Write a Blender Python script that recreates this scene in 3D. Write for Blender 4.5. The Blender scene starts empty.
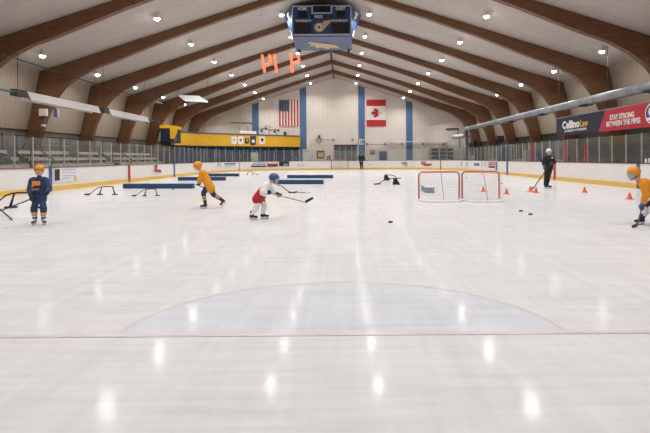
import bpy, bmesh, math, random
from mathutils import Vector, Matrix, noise
random.seed(7)
PI = math.pi
C = bpy.context.scene.collection
V = Vector
# ------------------------------------------------------------------ camera model (metres, camera over the near end boards)
F = 451.0; CX = 342.0; CY = 158.0; H = 1.415; S = 0.0075
def uv(px, py):
    return (px-CX)+S*(CY-py), (CY-py)-S*(px-CX)
def at(px, py, D):
    u, v = uv(px, py); return V((u*D/F, D, H+v*D/F))
def ground(px, py):
    u, v = uv(px, py); D = F*H/(-v); return V((u*D/F, D, 0))
cam = bpy.data.cameras.new('camera'); co = bpy.data.objects.new('camera', cam); C.objects.link(co)
cam.sensor_width = 36; cam.lens = F/650*36; cam.shift_x = -17/650; cam.shift_y = -58.5/650; cam.clip_end = 300
co.matrix_world = Matrix.Translation((0, 0, H)) @ Matrix.Rotation(PI/2, 4, 'X') @ Matrix.Rotation(-S, 4, 'Z')
bpy.context.scene.camera = co

# ------------------------------------------------------------------ materials
def srgb(r, g, b):
    f = lambda c: (c/255/12.92) if c/255 <= .04045 else ((c/255+.055)/1.055)**2.4
    return (f(r), f(g), f(b), 1)
def mat(name, col, rough=.6, metal=0, var=.08, scale=8, bump=0, spec=.5, stretch=None, emit=0, coords='Object'):
    m = bpy.data.materials.new(name); m.use_nodes = True
    nt = m.node_tree; b = nt.nodes['Principled BSDF']
    c = srgb(*col)
    b.inputs['Roughness'].default_value = rough; b.inputs['Metallic'].default_value = metal
    b.inputs['Specular IOR Level'].default_value = spec
    tc = nt.nodes.new('ShaderNodeTexCoord'); mp = nt.nodes.new('ShaderNodeMapping')
    nt.links.new(tc.outputs[coords], mp.inputs[0])
    if stretch: mp.inputs['Scale'].default_value = stretch
    n = nt.nodes.new('ShaderNodeTexNoise'); n.inputs['Scale'].default_value = scale; n.inputs['Detail'].default_value = 4
    nt.links.new(mp.outputs[0], n.inputs['Vector'])
    r = nt.nodes.new('ShaderNodeValToRGB')
    r.color_ramp.elements[0].position = .3; r.color_ramp.elements[1].position = .7
    r.color_ramp.elements[0].color = tuple(x*(1-var) for x in c[:3])+(1,)
    r.color_ramp.elements[1].color = tuple(min(1, x*(1+var)) for x in c[:3])+(1,)
    nt.links.new(n.outputs['Fac'], r.inputs[0]); nt.links.new(r.outputs[0], b.inputs['Base Color'])
    if bump:
        bp = nt.nodes.new('ShaderNodeBump'); bp.inputs['Strength'].default_value = bump; bp.inputs['Distance'].default_value = .02
        nt.links.new(n.outputs['Fac'], bp.inputs['Height']); nt.links.new(bp.outputs[0], b.inputs['Normal'])
    if emit:
        b.inputs['Emission Color'].default_value = c; b.inputs['Emission Strength'].default_value = emit
    return m
def ribbed(name, col, axis, freq, rough=.6, depth=.3, dark=.12):
    m = mat(name, col, rough, scale=.6, var=.05)
    nt = m.node_tree; b = nt.nodes['Principled BSDF']
    tc = nt.nodes.new('ShaderNodeTexCoord'); sx = nt.nodes.new('ShaderNodeSeparateXYZ'); nt.links.new(tc.outputs['Object'], sx.inputs[0])
    mu = nt.nodes.new('ShaderNodeMath'); mu.operation = 'MULTIPLY'; mu.inputs[1].default_value = freq; nt.links.new(sx.outputs[axis], mu.inputs[0])
    fr = nt.nodes.new('ShaderNodeMath'); fr.operation = 'FRACT'; nt.links.new(mu.outputs[0], fr.inputs[0])
    lt = nt.nodes.new('ShaderNodeMath'); lt.operation = 'LESS_THAN'; lt.inputs[1].default_value = .16; nt.links.new(fr.outputs[0], lt.inputs[0])
    mx = nt.nodes.new('ShaderNodeMix'); mx.data_type = 'RGBA'; mx.blend_type = 'MULTIPLY'
    src = b.inputs['Base Color'].links[0].from_socket
    nt.links.new(src, mx.inputs[6]); mx.inputs[7].default_value = (1-dark, 1-dark, 1-dark, 1); nt.links.new(lt.outputs[0], mx.inputs[0])
    nt.links.new(mx.outputs[2], b.inputs['Base Color'])
    bp = nt.nodes.new('ShaderNodeBump'); bp.inputs['Strength'].default_value = depth; bp.inputs['Distance'].default_value = .03; bp.invert = True
    nt.links.new(lt.outputs[0], bp.inputs['Height']); nt.links.new(bp.outputs[0], b.inputs['Normal'])
    return m
def ice_mat(name='ice', col=(216, 216, 218)):
    m = mat(name, col, .2, scale=.9, var=.03, spec=.2)
    nt = m.node_tree; b = nt.nodes['Principled BSDF']; b.inputs['IOR'].default_value = 1.31
    tc = nt.nodes.new('ShaderNodeTexCoord')
    # long overlapping skate scratches : two stretched noises
    base = b.inputs['Base Color'].links[0].from_socket
    hs = []
    for ang, sc in ((.35, (.8, 9, 1)), (-.5, (8, .7, 1)), (1.2, (1.0, 12, 1))):
        mp = nt.nodes.new('ShaderNodeMapping'); mp.inputs['Rotation'].default_value = (0, 0, ang); mp.inputs['Scale'].default_value = sc
        nt.links.new(tc.outputs['Object'], mp.inputs[0])
        n = nt.nodes.new('ShaderNodeTexNoise'); n.inputs['Scale'].default_value = 1.1; n.inputs['Detail'].default_value = 5; n.inputs['Distortion'].default_value = .6
        nt.links.new(mp.outputs[0], n.inputs['Vector']); hs.append(n)
    ad = nt.nodes.new('ShaderNodeMath'); ad.operation = 'ADD'; nt.links.new(hs[0].outputs['Fac'], ad.inputs[0]); nt.links.new(hs[1].outputs['Fac'], ad.inputs[1])
    ad2 = nt.nodes.new('ShaderNodeMath'); ad2.operation = 'ADD'; nt.links.new(ad.outputs[0], ad2.inputs[0]); nt.links.new(hs[2].outputs['Fac'], ad2.inputs[1])
    mr = nt.nodes.new('ShaderNodeMapRange'); mr.inputs['From Min'].default_value = 1.15; mr.inputs['From Max'].default_value = 1.85
    nt.links.new(ad2.outputs[0], mr.inputs['Value'])
    r = nt.nodes.new('ShaderNodeMapRange'); r.inputs['To Min'].default_value = .085; r.inputs['To Max'].default_value = .155
    nt.links.new(mr.outputs[0], r.inputs['Value']); nt.links.new(r.outputs[0], b.inputs['Roughness'])
    mx = nt.nodes.new('ShaderNodeMix'); mx.data_type = 'RGBA'; mx.blend_type = 'MULTIPLY'
    cr = nt.nodes.new('ShaderNodeMapRange'); cr.inputs['To Min'].default_value = .91; cr.inputs['To Max'].default_value = 1.05
    nt.links.new(mr.outputs[0], cr.inputs['Value'])
    cc = nt.nodes.new('ShaderNodeCombineColor')
    for k in range(3): nt.links.new(cr.outputs[0], cc.inputs[k])
    mx.inputs[0].default_value = 1; nt.links.new(base, mx.inputs[6]); nt.links.new(cc.outputs[0], mx.inputs[7]); nt.links.new(mx.outputs[2], b.inputs['Base Color'])
    bp = nt.nodes.new('ShaderNodeBump'); bp.inputs['Strength'].default_value = .03; bp.inputs['Distance'].default_value = .003
    nt.links.new(ad2.outputs[0], bp.inputs['Height']); nt.links.new(bp.outputs[0], b.inputs['Normal'])
    # frosted surface : snow dust over the glossy sheet
    df = nt.nodes.new('ShaderNodeBsdfDiffuse'); nt.links.new(mx.outputs[2], df.inputs[0]); ms = nt.nodes.new('ShaderNodeMixShader'); ms.inputs[0].default_value = .54
    nt.links.new(df.outputs[0], ms.inputs[1]); nt.links.new(b.outputs[0], ms.inputs[2]); nt.links.new(ms.outputs[0], nt.nodes['Material Output'].inputs[0])
    return m
def glass_mat(name, tint, gloss):
    m = bpy.data.materials.new(name); m.use_nodes = True; nt = m.node_tree; nt.nodes.clear()
    o = nt.nodes.new('ShaderNodeOutputMaterial'); t = nt.nodes.new('ShaderNodeBsdfTransparent'); g = nt.nodes.new('ShaderNodeBsdfGlossy')
    d = nt.nodes.new('ShaderNodeBsdfDiffuse'); d.inputs[0].default_value = (.7, .75, .74, 1)
    t.inputs[0].default_value = tint; g.inputs['Roughness'].default_value = .05
    a = nt.nodes.new('ShaderNodeMixShader'); a.inputs[0].default_value = .04; nt.links.new(t.outputs[0], a.inputs[1]); nt.links.new(d.outputs[0], a.inputs[2])
    x = nt.nodes.new('ShaderNodeMixShader'); x.inputs[0].default_value = gloss; nt.links.new(a.outputs[0], x.inputs[1]); nt.links.new(g.outputs[0], x.inputs[2])
    nt.links.new(x.outputs[0], o.inputs[0]); return m
def wood_mat():
    m = mat('laminated timber', (114, 78, 52), .5, scale=3, var=.22, stretch=(.5, 3, 4))
    return m
M = dict(
    ice=ice_mat(), crease=ice_mat('crease paint', (209, 212, 219)), redpaint=mat('faded red ice paint', (216, 203, 204), .3, scale=14, var=.06),
    wood=wood_mat(), deck=ribbed('roof deck', (186, 176, 168), 1, 1.2, .7, .15, .06), beige=ribbed('beige wall panel', (172, 157, 141), 1, 3.0, .6, .4, .14),
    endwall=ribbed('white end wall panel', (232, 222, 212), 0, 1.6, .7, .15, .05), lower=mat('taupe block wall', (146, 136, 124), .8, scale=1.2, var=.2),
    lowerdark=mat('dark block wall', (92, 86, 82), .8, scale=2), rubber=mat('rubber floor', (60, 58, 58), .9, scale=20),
    board=mat('white dasher board', (226, 222, 219), .35, scale=1.5, var=.02), kick=mat('yellow kick plate', (226, 186, 84), .4, var=.06), cap=mat('dark red cap rail', (110, 60, 62), .4),
    capgrey=mat('grey cap rail', (150, 130, 125), .4), blue=mat('line blue', (52, 86, 150), .4), red=mat('line red', (176, 52, 46), .4), stripe=mat('wall stripe blue', (84, 118, 158), .6),
    glass=glass_mat('clear shield', (.93, .95, .94, 1), .05), post=mat('aluminium post', (172, 172, 170), .4, .3), navyglass=mat('navy window', (40, 58, 86), .15, var=.15, scale=.7),
    yellow=mat('yellow cladding', (236, 182, 40), .5, scale=2, var=.04), ledge=mat('grey blue ledge', (86, 92, 112), .5), navy=mat('navy panel', (34, 42, 62), .5), white=mat('white paint', (236, 234, 230), .5, var=.02),
    steel=mat('galvanised duct', (142, 144, 150), .5, .3, scale=1.5, var=.2), heater=mat('white heater metal', (204, 200, 197), .45, var=.04), dark=mat('dark metal', (38, 38, 40), .5), black=mat('black plastic', (22, 22, 25), .45),
    green=mat('green gas pipe', (50, 110, 98), .5), bench=mat('bench plank', (188, 176, 158), .6, scale=4, var=.12), darkgrey=mat('dark grey', (64, 64, 66), .7), red2=mat('banner red', (190, 42, 62), .5, var=.03),
    bannavy=mat('banner navy', (30, 38, 58), .5, var=.05), gold=mat('gold print', (226, 186, 50), .5), tan=mat('tan print', (190, 172, 132), .6), sbblue=mat('scoreboard blue', (38, 68, 118), .4, var=.05), sbunder=mat('scoreboard underside', (84, 98, 134), .5, var=.06),
    sblack=mat('display face', (24, 28, 36), .35), foam=mat('navy vinyl', (36, 62, 104), .45, var=.05, scale=5), redpipe=mat('red goal pipe', (176, 60, 58), .4), net=mat('white netting', (205, 202, 200), .8), greybox=mat('grey foam', (120, 126, 140), .6),
    greyboxtop=mat('pale grey foam', (184, 188, 198), .6), cone=mat('orange cone', (224, 104, 62), .5, var=.05), skin=mat('skin', (214, 168, 144), .55, var=.03), jnavy=mat('navy jersey', (34, 58, 92), .75, scale=14, bump=.3), jyel=mat('yellow jersey', (216, 142, 26), .75, scale=14, bump=.3),
    helmY=mat('yellow orange helmet', (224, 144, 24), .35), helmB=mat('blue helmet', (52, 82, 138), .35), helmW=mat('white helmet', (238, 228, 224), .35), jwhite=mat('white jersey', (232, 230, 232), .75, scale=14, bump=.3), jred=mat('red jersey', (178, 34, 42), .75, scale=14, bump=.3),
    pnavy=mat('navy hockey pants', (30, 50, 84), .7, scale=12, bump=.3), pdark=mat('black cloth', (26, 27, 31), .75, scale=12, bump=.3), orange=mat('orange print', (230, 140, 50), .6), sockor=mat('orange tan sock band', (214, 158, 84), .8),
    boot=mat('black skate boot', (28, 28, 30), .4), bootw=mat('white skate panel', (206, 206, 208), .4), blade=mat('skate blade steel', (200, 204, 210), .25, .8), shaft=mat('stick shaft', (36, 38, 44), .4), shaftT=mat('pale stick shaft', (176, 160, 110), .4), cage=mat('cage wire', (206, 208, 212), .35, .6),
    pnavy2=mat('blue hockey pants', (44, 70, 108), .7, scale=12, bump=.3), glovenavy=mat('dark navy glove', (22, 32, 52), .6), brass=mat('eye', (30, 24, 22), .3), hair=mat('brown hair', (70, 46, 32), .8), flagblue=mat('flag blue', (58, 72, 100), .7), flagred=mat('flag red', (196, 44, 46), .7), flagwhite=mat('flag white', (240, 234, 228), .7),
    lens=mat('lamp lens', (255, 250, 242), .4, emit=40), redreflect=mat('red reflection glow', (255, 92, 60), .4, emit=2.2), teal=mat('teal cloth', (38, 62, 60), .7), grey=mat('grey paint', (150, 148, 146), .6), garage=mat('smoked door glass', (92, 96, 96), .3, var=.25, scale=1.5), brownsign=mat('brown sign', (126, 88, 80), .6), seatblue=mat('blue tarp', (58, 88, 124), .6))

# ------------------------------------------------------------------ mesh helpers
class MB:
    def __init__(s): s.bm = bmesh.new(); s.mi = 0
    def _f(s, vs):
        try:
            f = s.bm.faces.new(vs); f.material_index = s.mi; return f
        except ValueError: return None
    def hexa(s, p):      # p: 8 points, 0-3 bottom loop, 4-7 top loop
        v = [s.bm.verts.new(q) for q in p]
        for a in ((3, 2, 1, 0), (4, 5, 6, 7), (0, 1, 5, 4), (1, 2, 6, 5), (2, 3, 7, 6), (3, 0, 4, 7)): s._f([v[i] for i in a])
    def box(s, x0, x1, y0, y1, z0, z1):
        s.hexa([(x0, y0, z0), (x1, y0, z0), (x1, y1, z0), (x0, y1, z0), (x0, y0, z1), (x1, y0, z1), (x1, y1, z1), (x0, y1, z1)])
    def bar(s, a, b, w, h, up=(0, 0, 1)):   # square bar a->b
        a, b = V(a), V(b); d = (b-a).normalized(); up = V(up)
        if abs(d.dot(up)) > .98: up = V((0, 1, 0))
        x = d.cross(up).normalized()*w/2; z = x.cross(d).normalized()*h/2
        s.hexa([a-x-z, a+x-z, b+x-z, b-x-z, a-x+z, a+x+z, b+x+z, b-x+z])
    def tube(s, pts, r, n=8, cap=True):
        pts = [V(p) for p in pts]; rs = r if isinstance(r, (list, tuple)) else [r]*len(pts)
        rings = []; nrm = None
        for i, p in enumerate(pts):
            d = (pts[min(i+1, len(pts)-1)]-pts[max(i-1, 0)]).normalized()
            if nrm is None: nrm = d.orthogonal().normalized()
            else:
                nrm = nrm-d*nrm.dot(d)
                nrm = nrm.normalized() if nrm.length > 1e-4 else d.orthogonal().normalized()
            bi = d.cross(nrm)
            rings.append([s.bm.verts.new(p+(nrm*math.cos(2*PI*k/n)+bi*math.sin(2*PI*k/n))*rs[i]) for k in range(n)])
        for a, b in zip(rings, rings[1:]):
            for k in range(n): s._f([a[k], a[(k+1) % n], b[(k+1) % n], b[k]])
        if cap: s._f(rings[0][::-1]); s._f(rings[-1])
    def ball(s, c, r, nu=12, nv=8, rot=None):
        r = V(r) if not isinstance(r, (int, float)) else V((r, r, r)); c = V(c); rings = []
        f = lambda v: s.bm.verts.new(c+(rot @ v if rot else v))
        for j in range(1, nv):
            t = PI*j/nv
            rings.append([f(V((r.x*math.sin(t)*math.cos(2*PI*k/nu), r.y*math.sin(t)*math.sin(2*PI*k/nu), r.z*math.cos(t)))) for k in range(nu)])
        top, bot = f(V((0, 0, r.z))), f(V((0, 0, -r.z)))
        for a, b in zip(rings, rings[1:]):
            for k in range(nu): s._f([a[k], b[k], b[(k+1) % nu], a[(k+1) % nu]])
        for k in range(nu): s._f([top, rings[0][k], rings[0][(k+1) % nu]]); s._f([bot, rings[-1][(k+1) % nu], rings[-1][k]])
    def prism(s, poly, d):   # poly: list of 3D pts, extruded by d
        d = V(d); a = [s.bm.verts.new(V(p)) for p in poly]; b = [s.bm.verts.new(V(p)+d) for p in poly]; n = len(a)
        s._f(a[::-1]); s._f(b)
        for k in range(n): s._f([a[k], a[(k+1) % n], b[(k+1) % n], b[k]])
    def quad(s, *p): s._f([s.bm.verts.new(V(q)) for q in p])
    def build(s, name, mats, parent=None, smooth=False, kind=None, bevel=0):
        bmesh.ops.recalc_face_normals(s.bm, faces=s.bm.faces)
        me = bpy.data.meshes.new(name)
        if parent is not None: 
            s.bm.transform(parent_world(parent).inverted())
        s.bm.to_mesh(me); s.bm.free()
        for m in (mats if isinstance(mats, (list, tuple)) else [mats]): me.materials.append(M[m] if isinstance(m, str) else m)
        o = bpy.data.objects.new(name, me); C.objects.link(o); o.parent = parent
        if smooth: me.shade_smooth()
        if bevel:
            b = o.modifiers.new('bevel', 'BEVEL'); b.width = bevel; b.segments = 2; b.limit_method = 'ANGLE'
        if kind: o['kind'] = kind
        return o
def parent_world(o):
    m = Matrix.Identity(4)
    while o is not None: m = o.matrix_basis @ m; o = o.parent
    return m
def thing(name, label, cat, loc=(0, 0, 0), rz=0, group=None):
    o = bpy.data.objects.new(name, None); C.objects.link(o); o.location = loc; o.rotation_euler = (0, 0, rz); o.empty_display_size = .2
    return tag(o, label, cat, group)
def tag(o, label, cat, group=None, kind=None):
    o['label'] = label; o['category'] = cat
    if group: o['group'] = group
    if kind: o['kind'] = kind
    return o
def dup(root, loc, rz, label, group=None):
    r = root.copy(); C.objects.link(r); r.location = loc; r.rotation_euler = (0, 0, rz); r['label'] = label
    if group: r['group'] = group
    for ch in root.children:
        c = ch.copy(); C.objects.link(c); c.parent = r
        for g in ch.children:
            d = g.copy(); C.objects.link(d); d.parent = c
    return r
def baked(o, voxel, smooth=2, matfn=None, mats=None):
    md = o.modifiers.new('r', 'REMESH'); md.mode = 'VOXEL'; md.voxel_size = voxel
    if smooth:
        sm = o.modifiers.new('s', 'SMOOTH'); sm.iterations = smooth; sm.factor = .5
    dg = bpy.context.evaluated_depsgraph_get(); dg.update()
    me = bpy.data.meshes.new_from_object(o.evaluated_get(dg)); o.modifiers.clear()
    old = o.data; nm = old.name; o.data = me; bpy.data.meshes.remove(old); me.name = nm
    me.shade_smooth()
    if mats:
        me.materials.clear()
        for m in mats: me.materials.append(M[m])
        w = parent_world(o)
        for p in me.polygons: p.material_index = matfn(w @ p.center)
    return o
def capsule(mb, pts, rs, n=12):
    pts = [V(p) for p in pts]; rs = list(rs) if isinstance(rs, (list, tuple)) else [rs]*len(pts)
    mb.tube(pts, rs, n)
    mb.ball(pts[0], rs[0], n, 8); mb.ball(pts[-1], rs[-1], n, 8)
    for p, r in zip(pts[1:-1], rs[1:-1]): mb.ball(p, r, n, 8)
def text(name, body, size, origin, xdir, zdir, m, parent, depth=.004, width=None, align='CENTER', bold=0):
    cu = bpy.data.curves.new(name, 'FONT'); cu.body = body; cu.size = size; cu.align_x = align; cu.align_y = 'CENTER'; cu.extrude = depth; cu.offset = bold; cu.resolution_u = 3
    tmp = bpy.data.objects.new(name, cu); C.objects.link(tmp)
    dg = bpy.context.evaluated_depsgraph_get(); dg.update(); me = bpy.data.meshes.new_from_object(tmp.evaluated_get(dg))
    C.objects.unlink(tmp); bpy.data.objects.remove(tmp)
    x = V(xdir).normalized(); z = V(zdir).normalized(); y = z.cross(x)
    sx = 1
    if width:
        w = max(v.co.x for v in me.vertices)-min(v.co.x for v in me.vertices); sx = width/w
    mtx = Matrix(((x.x*sx, z.x, -y.x, origin[0]), (x.y*sx, z.y, -y.y, origin[1]), (x.z*sx, z.z, -y.z, origin[2]), (0, 0, 0, 1)))
    me.transform((parent_world(parent).inverted() if parent else Matrix.Identity(4)) @ mtx)
    me.materials.clear(); me.materials.append(M[m]); o = bpy.data.objects.new(name, me); C.objects.link(o); o.parent = parent; return o
ORD = ['first', 'second', 'third', 'fourth', 'fifth', 'sixth', 'seventh', 'eighth', 'ninth', 'tenth', 'eleventh', 'twelfth']

# ------------------------------------------------------------------ rink outline
XL, XR, YN, YF, RC = -13.3, 12.8, -.35, 54.5, 8.5
def loop_pts(inset=0.0, step=.55):
    L = []
    xl, xr, yn, yf, r = XL+inset, XR-inset, YN+inset, YF-inset, RC-inset
    def arc(cx, cy, a0, a1):
        n = 22
        for k in range(n+1):
            a = a0+(a1-a0)*k/n; L.append(V((cx+r*math.cos(a), cy+r*math.sin(a), 0)))
    arc(xl+r, yn+r, 1.5*PI, PI); arc(xl+r, yf-r, PI, .5*PI); arc(xr-r, yf-r, .5*PI, 0); arc(xr-r, yn+r, 0, -.5*PI)
    L.append(L[0].copy()); out = []
    for a, b in zip(L, L[1:]):
        n = max(1, int((b-a).length/step))
        for k in range(n): out.append(a.lerp(b, k/n))
    return out
LOOP = loop_pts()
def loop_len():
    s = [0]
    for a, b in zip(LOOP, LOOP[1:]): s.append(s[-1]+(b-a).length)
    return s
LS = loop_len()
def loop_at(s):
    for i in range(len(LS)-1):
        if LS[i+1] >= s:
            t = (s-LS[i])/(LS[i+1]-LS[i]); p = LOOP[i].lerp(LOOP[i+1], t); d = (LOOP[i+1]-LOOP[i]).normalized(); return p, d
    return LOOP[-1], (LOOP[-1]-LOOP[-2]).normalized()
def s_from_px(px):       # arclength where the far part of the loop is seen at image column px
    best = None
    for i in range(0, 9000):
        pass
    return best
_tab = []
for i in range(2400):
    s = LS[-1]*i/2400; p, d = loop_at(s)
    if p.y > 12: _tab.append((p.x/p.y*F+CX-S*(H*0), s))
def s_px(px): return min(_tab, key=lambda t: abs(t[0]-px))[1]
def s_y(y, side):
    return min(((abs(loop_at(LS[-1]*i/2400)[0].y-y)+(0 if (loop_at(LS[-1]*i/2400)[0].x < 0) == (side < 0) else 99), LS[-1]*i/2400) for i in range(2400)))[1]
def ribbon(mb, s0, s1, z0, z1, thick=.02, off=.0):   # strip following the boards, on the ice side
    n = max(1, int(abs(s1-s0)/.5)); prev = None
    for k in range(n+1):
        p, d = loop_at(s0+(s1-s0)*k/n); nn = V((d.y, -d.x, 0))     # inward normal (loop runs clockwise seen from above)
        a = p+nn*off; b = p+nn*(off+thick); cur = (a, b)
        if prev:
            (a0, b0), (a1, b1) = prev, cur
            mb.hexa([a0+V((0, 0, z0)), a1+V((0, 0, z0)), b1+V((0, 0, z0)), b0+V((0, 0, z0)), a0+V((0, 0, z1)), a1+V((0, 0, z1)), b1+V((0, 0, z1)), b0+V((0, 0, z1))])
        prev = cur
BH = 1.07
def zat(px, py, D): return H+uv(px, py)[1]*D/F

# ------------------------------------------------------------------ setting : ice, floor, walls, ceiling
mb = MB(); ls = loop_pts(); vs = [mb.bm.verts.new(p) for p in ls]; 
f = mb.bm.faces.new(vs); bmesh.ops.recalc_face_normals(mb.bm, faces=mb.bm.faces)
if f.normal.z < 0: f.normal_flip()
ice = bpy.data.meshes.new('floor_ice'); mb.bm.to_mesh(ice); mb.bm.free(); ice.materials.append(M['ice']); io = bpy.data.objects.new('floor', ice); C.objects.link(io); io['kind'] = 'structure'
mb = MB(); mb.box(-22, 20, -4, 60, -.25, -.02); mb.build('floor_surround', 'rubber', kind='structure')
# crease + goal lines (thin paint films)
GX = -.02; GY = 3.62
mb = MB(); pts = [V((GX+1.80*math.cos(PI*k/48), GY+1.50*math.sin(PI*k/48), .0015)) for k in range(49)]
mb._f([mb.bm.verts.new(p) for p in pts]); tag(mb.build('goal_crease', 'crease'), 'pale blue painted half circle of the goal crease in the foreground ice', 'crease marking')
mb = MB()
for k in range(48):
    a, b = PI*k/48, PI*(k+1)/48
    mb.quad(*[V((GX+(1.80+r)*math.cos(t), GY+(1.50+r)*math.sin(t), .0025)) for t, r in ((a, 0), (b, 0), (b, .035), (a, .035))])
mb.quad((GX-8.5, GY-.03, .003), (GX+8.5, GY-.03, .003), (GX+8.5, GY+.03, .003), (GX-8.5, GY+.03, .003))
tag(mb.build('goal_line', 'redpaint'), 'thin faded red goal line and crease outline across the foreground ice', 'ice marking')
mb = MB(); mb.quad((-11.4, 51, .002), (11, 51, .002), (11, 51.06, .002), (-11.4, 51.06, .002)); tag(mb.build('goal_line', 'redpaint'), 'faint far goal line on the ice under the small far net', 'ice marking')

RX = -1.0; ZR = 11.75; SL = .316; EA = 16.4
ZE = ZR-SL*EA
def deckz(a): return ZR-SL*a
def outer(a_z): pass
Y0, Y1 = -3.0, 58.1
mb = MB()
for s in (-1, 1):
    n = 12
    for k in range(n):
        y0, y1 = Y0+(Y1-Y0)*k/n, Y0+(Y1-Y0)*(k+1)/n
        a = (RX, ZR); b = (RX+s*EA, ZE)
        mb.hexa([(a[0], y0, a[1]), (b[0], y0, b[1]), (b[0], y1, b[1]), (a[0], y1, a[1]), (a[0], y0, a[1]+.1), (b[0], y0, b[1]+.1), (b[0], y1, b[1]+.1), (a[0], y1, a[1]+.1)])
mb.build('ceiling', 'deck', kind='structure')
for s, nm in ((-1, 'left'), (1, 'right')):
    xe, xm, xf = RX+s*EA, RX+s*17.25, RX+s*18.0
    zt = 3.15
    mb = MB(); mb.prism([(xe, Y0, ZE+.1), (xm, Y0, zt), (xm+s*.1, Y0, zt), (xe+s*.15, Y0, ZE+.1)], (0, Y1-Y0, 0)); mb.build('wall_'+nm, 'beige', kind='structure')
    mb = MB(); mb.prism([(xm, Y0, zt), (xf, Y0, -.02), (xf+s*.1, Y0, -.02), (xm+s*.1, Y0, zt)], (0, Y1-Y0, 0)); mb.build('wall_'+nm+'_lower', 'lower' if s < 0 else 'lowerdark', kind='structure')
    mb = MB(); mb.bar((xm-s*.05, Y0, zt), (xm-s*.05, Y1, zt), .06, .06); mb.build('trim_%d' % (1 if s < 0 else 2), 'dark', kind='structure')
mb = MB()
poly = [(RX-18.2, Y1, -.02), (RX+18.2, Y1, -.02), (RX+EA+.15, Y1, ZE), (RX, Y1, ZR+.05), (RX-EA-.15, Y1, ZE)]
mb.prism(poly, (0, .2, 0)); mb.build('wall_far', 'endwall', kind='structure')
# near wall with the doors behind the photographer (closes the hall)
mb = MB(); mb.prism([(p[0], Y0-.2, p[2]) for p in poly], (0, .2, 0)); mb.build('wall_near', 'endwall', kind='structure')
mb = MB(); mb.box(RX-.06, RX+.06, Y0, Y1-.05, ZR-.16, ZR-.03); mb.build('trim_3', 'dark', kind='structure')

# ------------------------------------------------------------------ arch frames
INNER = [(0, 11.30), (3, 10.42), (6, 9.45), (9, 8.38), (10.5, 7.78), (12, 7.18), (13.3, 6.72), (14.3, 6.20), (15.1, 5.58), (15.65, 4.85), (16.1, 3.9), (16.6, 2.2), (17.05, 0.0)]
OUTER = [(0, ZR-.02), (EA, ZE-.03), (EA+.75, 3.15), (17.9, 0.0)]
def outer_z(i, n):    # matched point on the outer edge by fraction
    L = [V((a, 0, z)) for a, z in OUTER]; ln = [0]
    for a, b in zip(L, L[1:]): ln.append(ln[-1]+(b-a).length)
    return L, ln
frame_y = [20.9+5.3*k for k in range(-2, 7)]
nf = len(frame_y); first = None
for k, fy in enumerate(frame_y):
    lab = 'brown laminated timber arch frame, %s from the far end wall' % ORD[nf-1-k]
    if first is None:
        t = thing('arch_frame', lab, 'roof frame', (RX, fy, 0), 0, 'timber arch frames spanning the rink'); first = t
        for s in (-1, 1):
            mb = MB(); inn = [V((s*a, 0, z)) for a, z in INNER]
            # outer polyline resampled against the inner one
            L, ln = outer_z(0, 0); out = []
            fr = [0, .115, .235, .355, .415, .475, .525, .575, .64, .73, .80, .90, 1.0]
            fr = [0]*13
            key = [(0, 0), (3, None), (6, None), (9, None), (10.5, None), (12.1, None), (13.5, None), (15.0, None)]
            tgt = [(0, ZR-.02), (3.05, 0), (6.1, 0), (9.2, 0), (10.8, 0), (12.5, 0), (14.0, 0), (15.4, 0), (EA, 0), None, None, None, None]
            for i in range(13):
                if i <= 8: a = tgt[i][0]; out.append(V((s*a, 0, ZR-.02-SL*a)))
                else:
                    z = [4.9, 3.7, 1.95, 0][i-9]
                    if z > 3.15: tt = (ZE-.03-z)/(ZE-.03-3.15); a = EA+.75*tt
                    else: tt = (3.15-z)/3.15; a = EA+.75+(17.9-EA-.75)*tt
                    out.append(V((s*a, 0, z)))
            # slightly softened knee
            w = .16
            for i in range(12):
                a, b, c, d = inn[i], inn[i+1], out[i+1], out[i]
                lo = [a-V((0, w, 0)), b-V((0, w, 0)), c-V((0, w, 0)), d-V((0, w, 0))]; hi = [q+V((0, 2*w, 0)) for q in lo]
                mb.hexa(lo+hi)
            bmesh.ops.remove_doubles(mb.bm, verts=mb.bm.verts, dist=.001)
            mb.bm.transform(Matrix.Translation((RX, fy, 0)))
            mb.build('rafter', 'wood', t)
            mb = MB(); bx = RX+s*17.4; mb.box(bx-.65, bx+.65, fy-.25, fy+.25, -.02, .10); mb.build('base_shoe', 'dark', t)
    else: dup(first, (RX, fy, 0), 0, lab)

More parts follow.
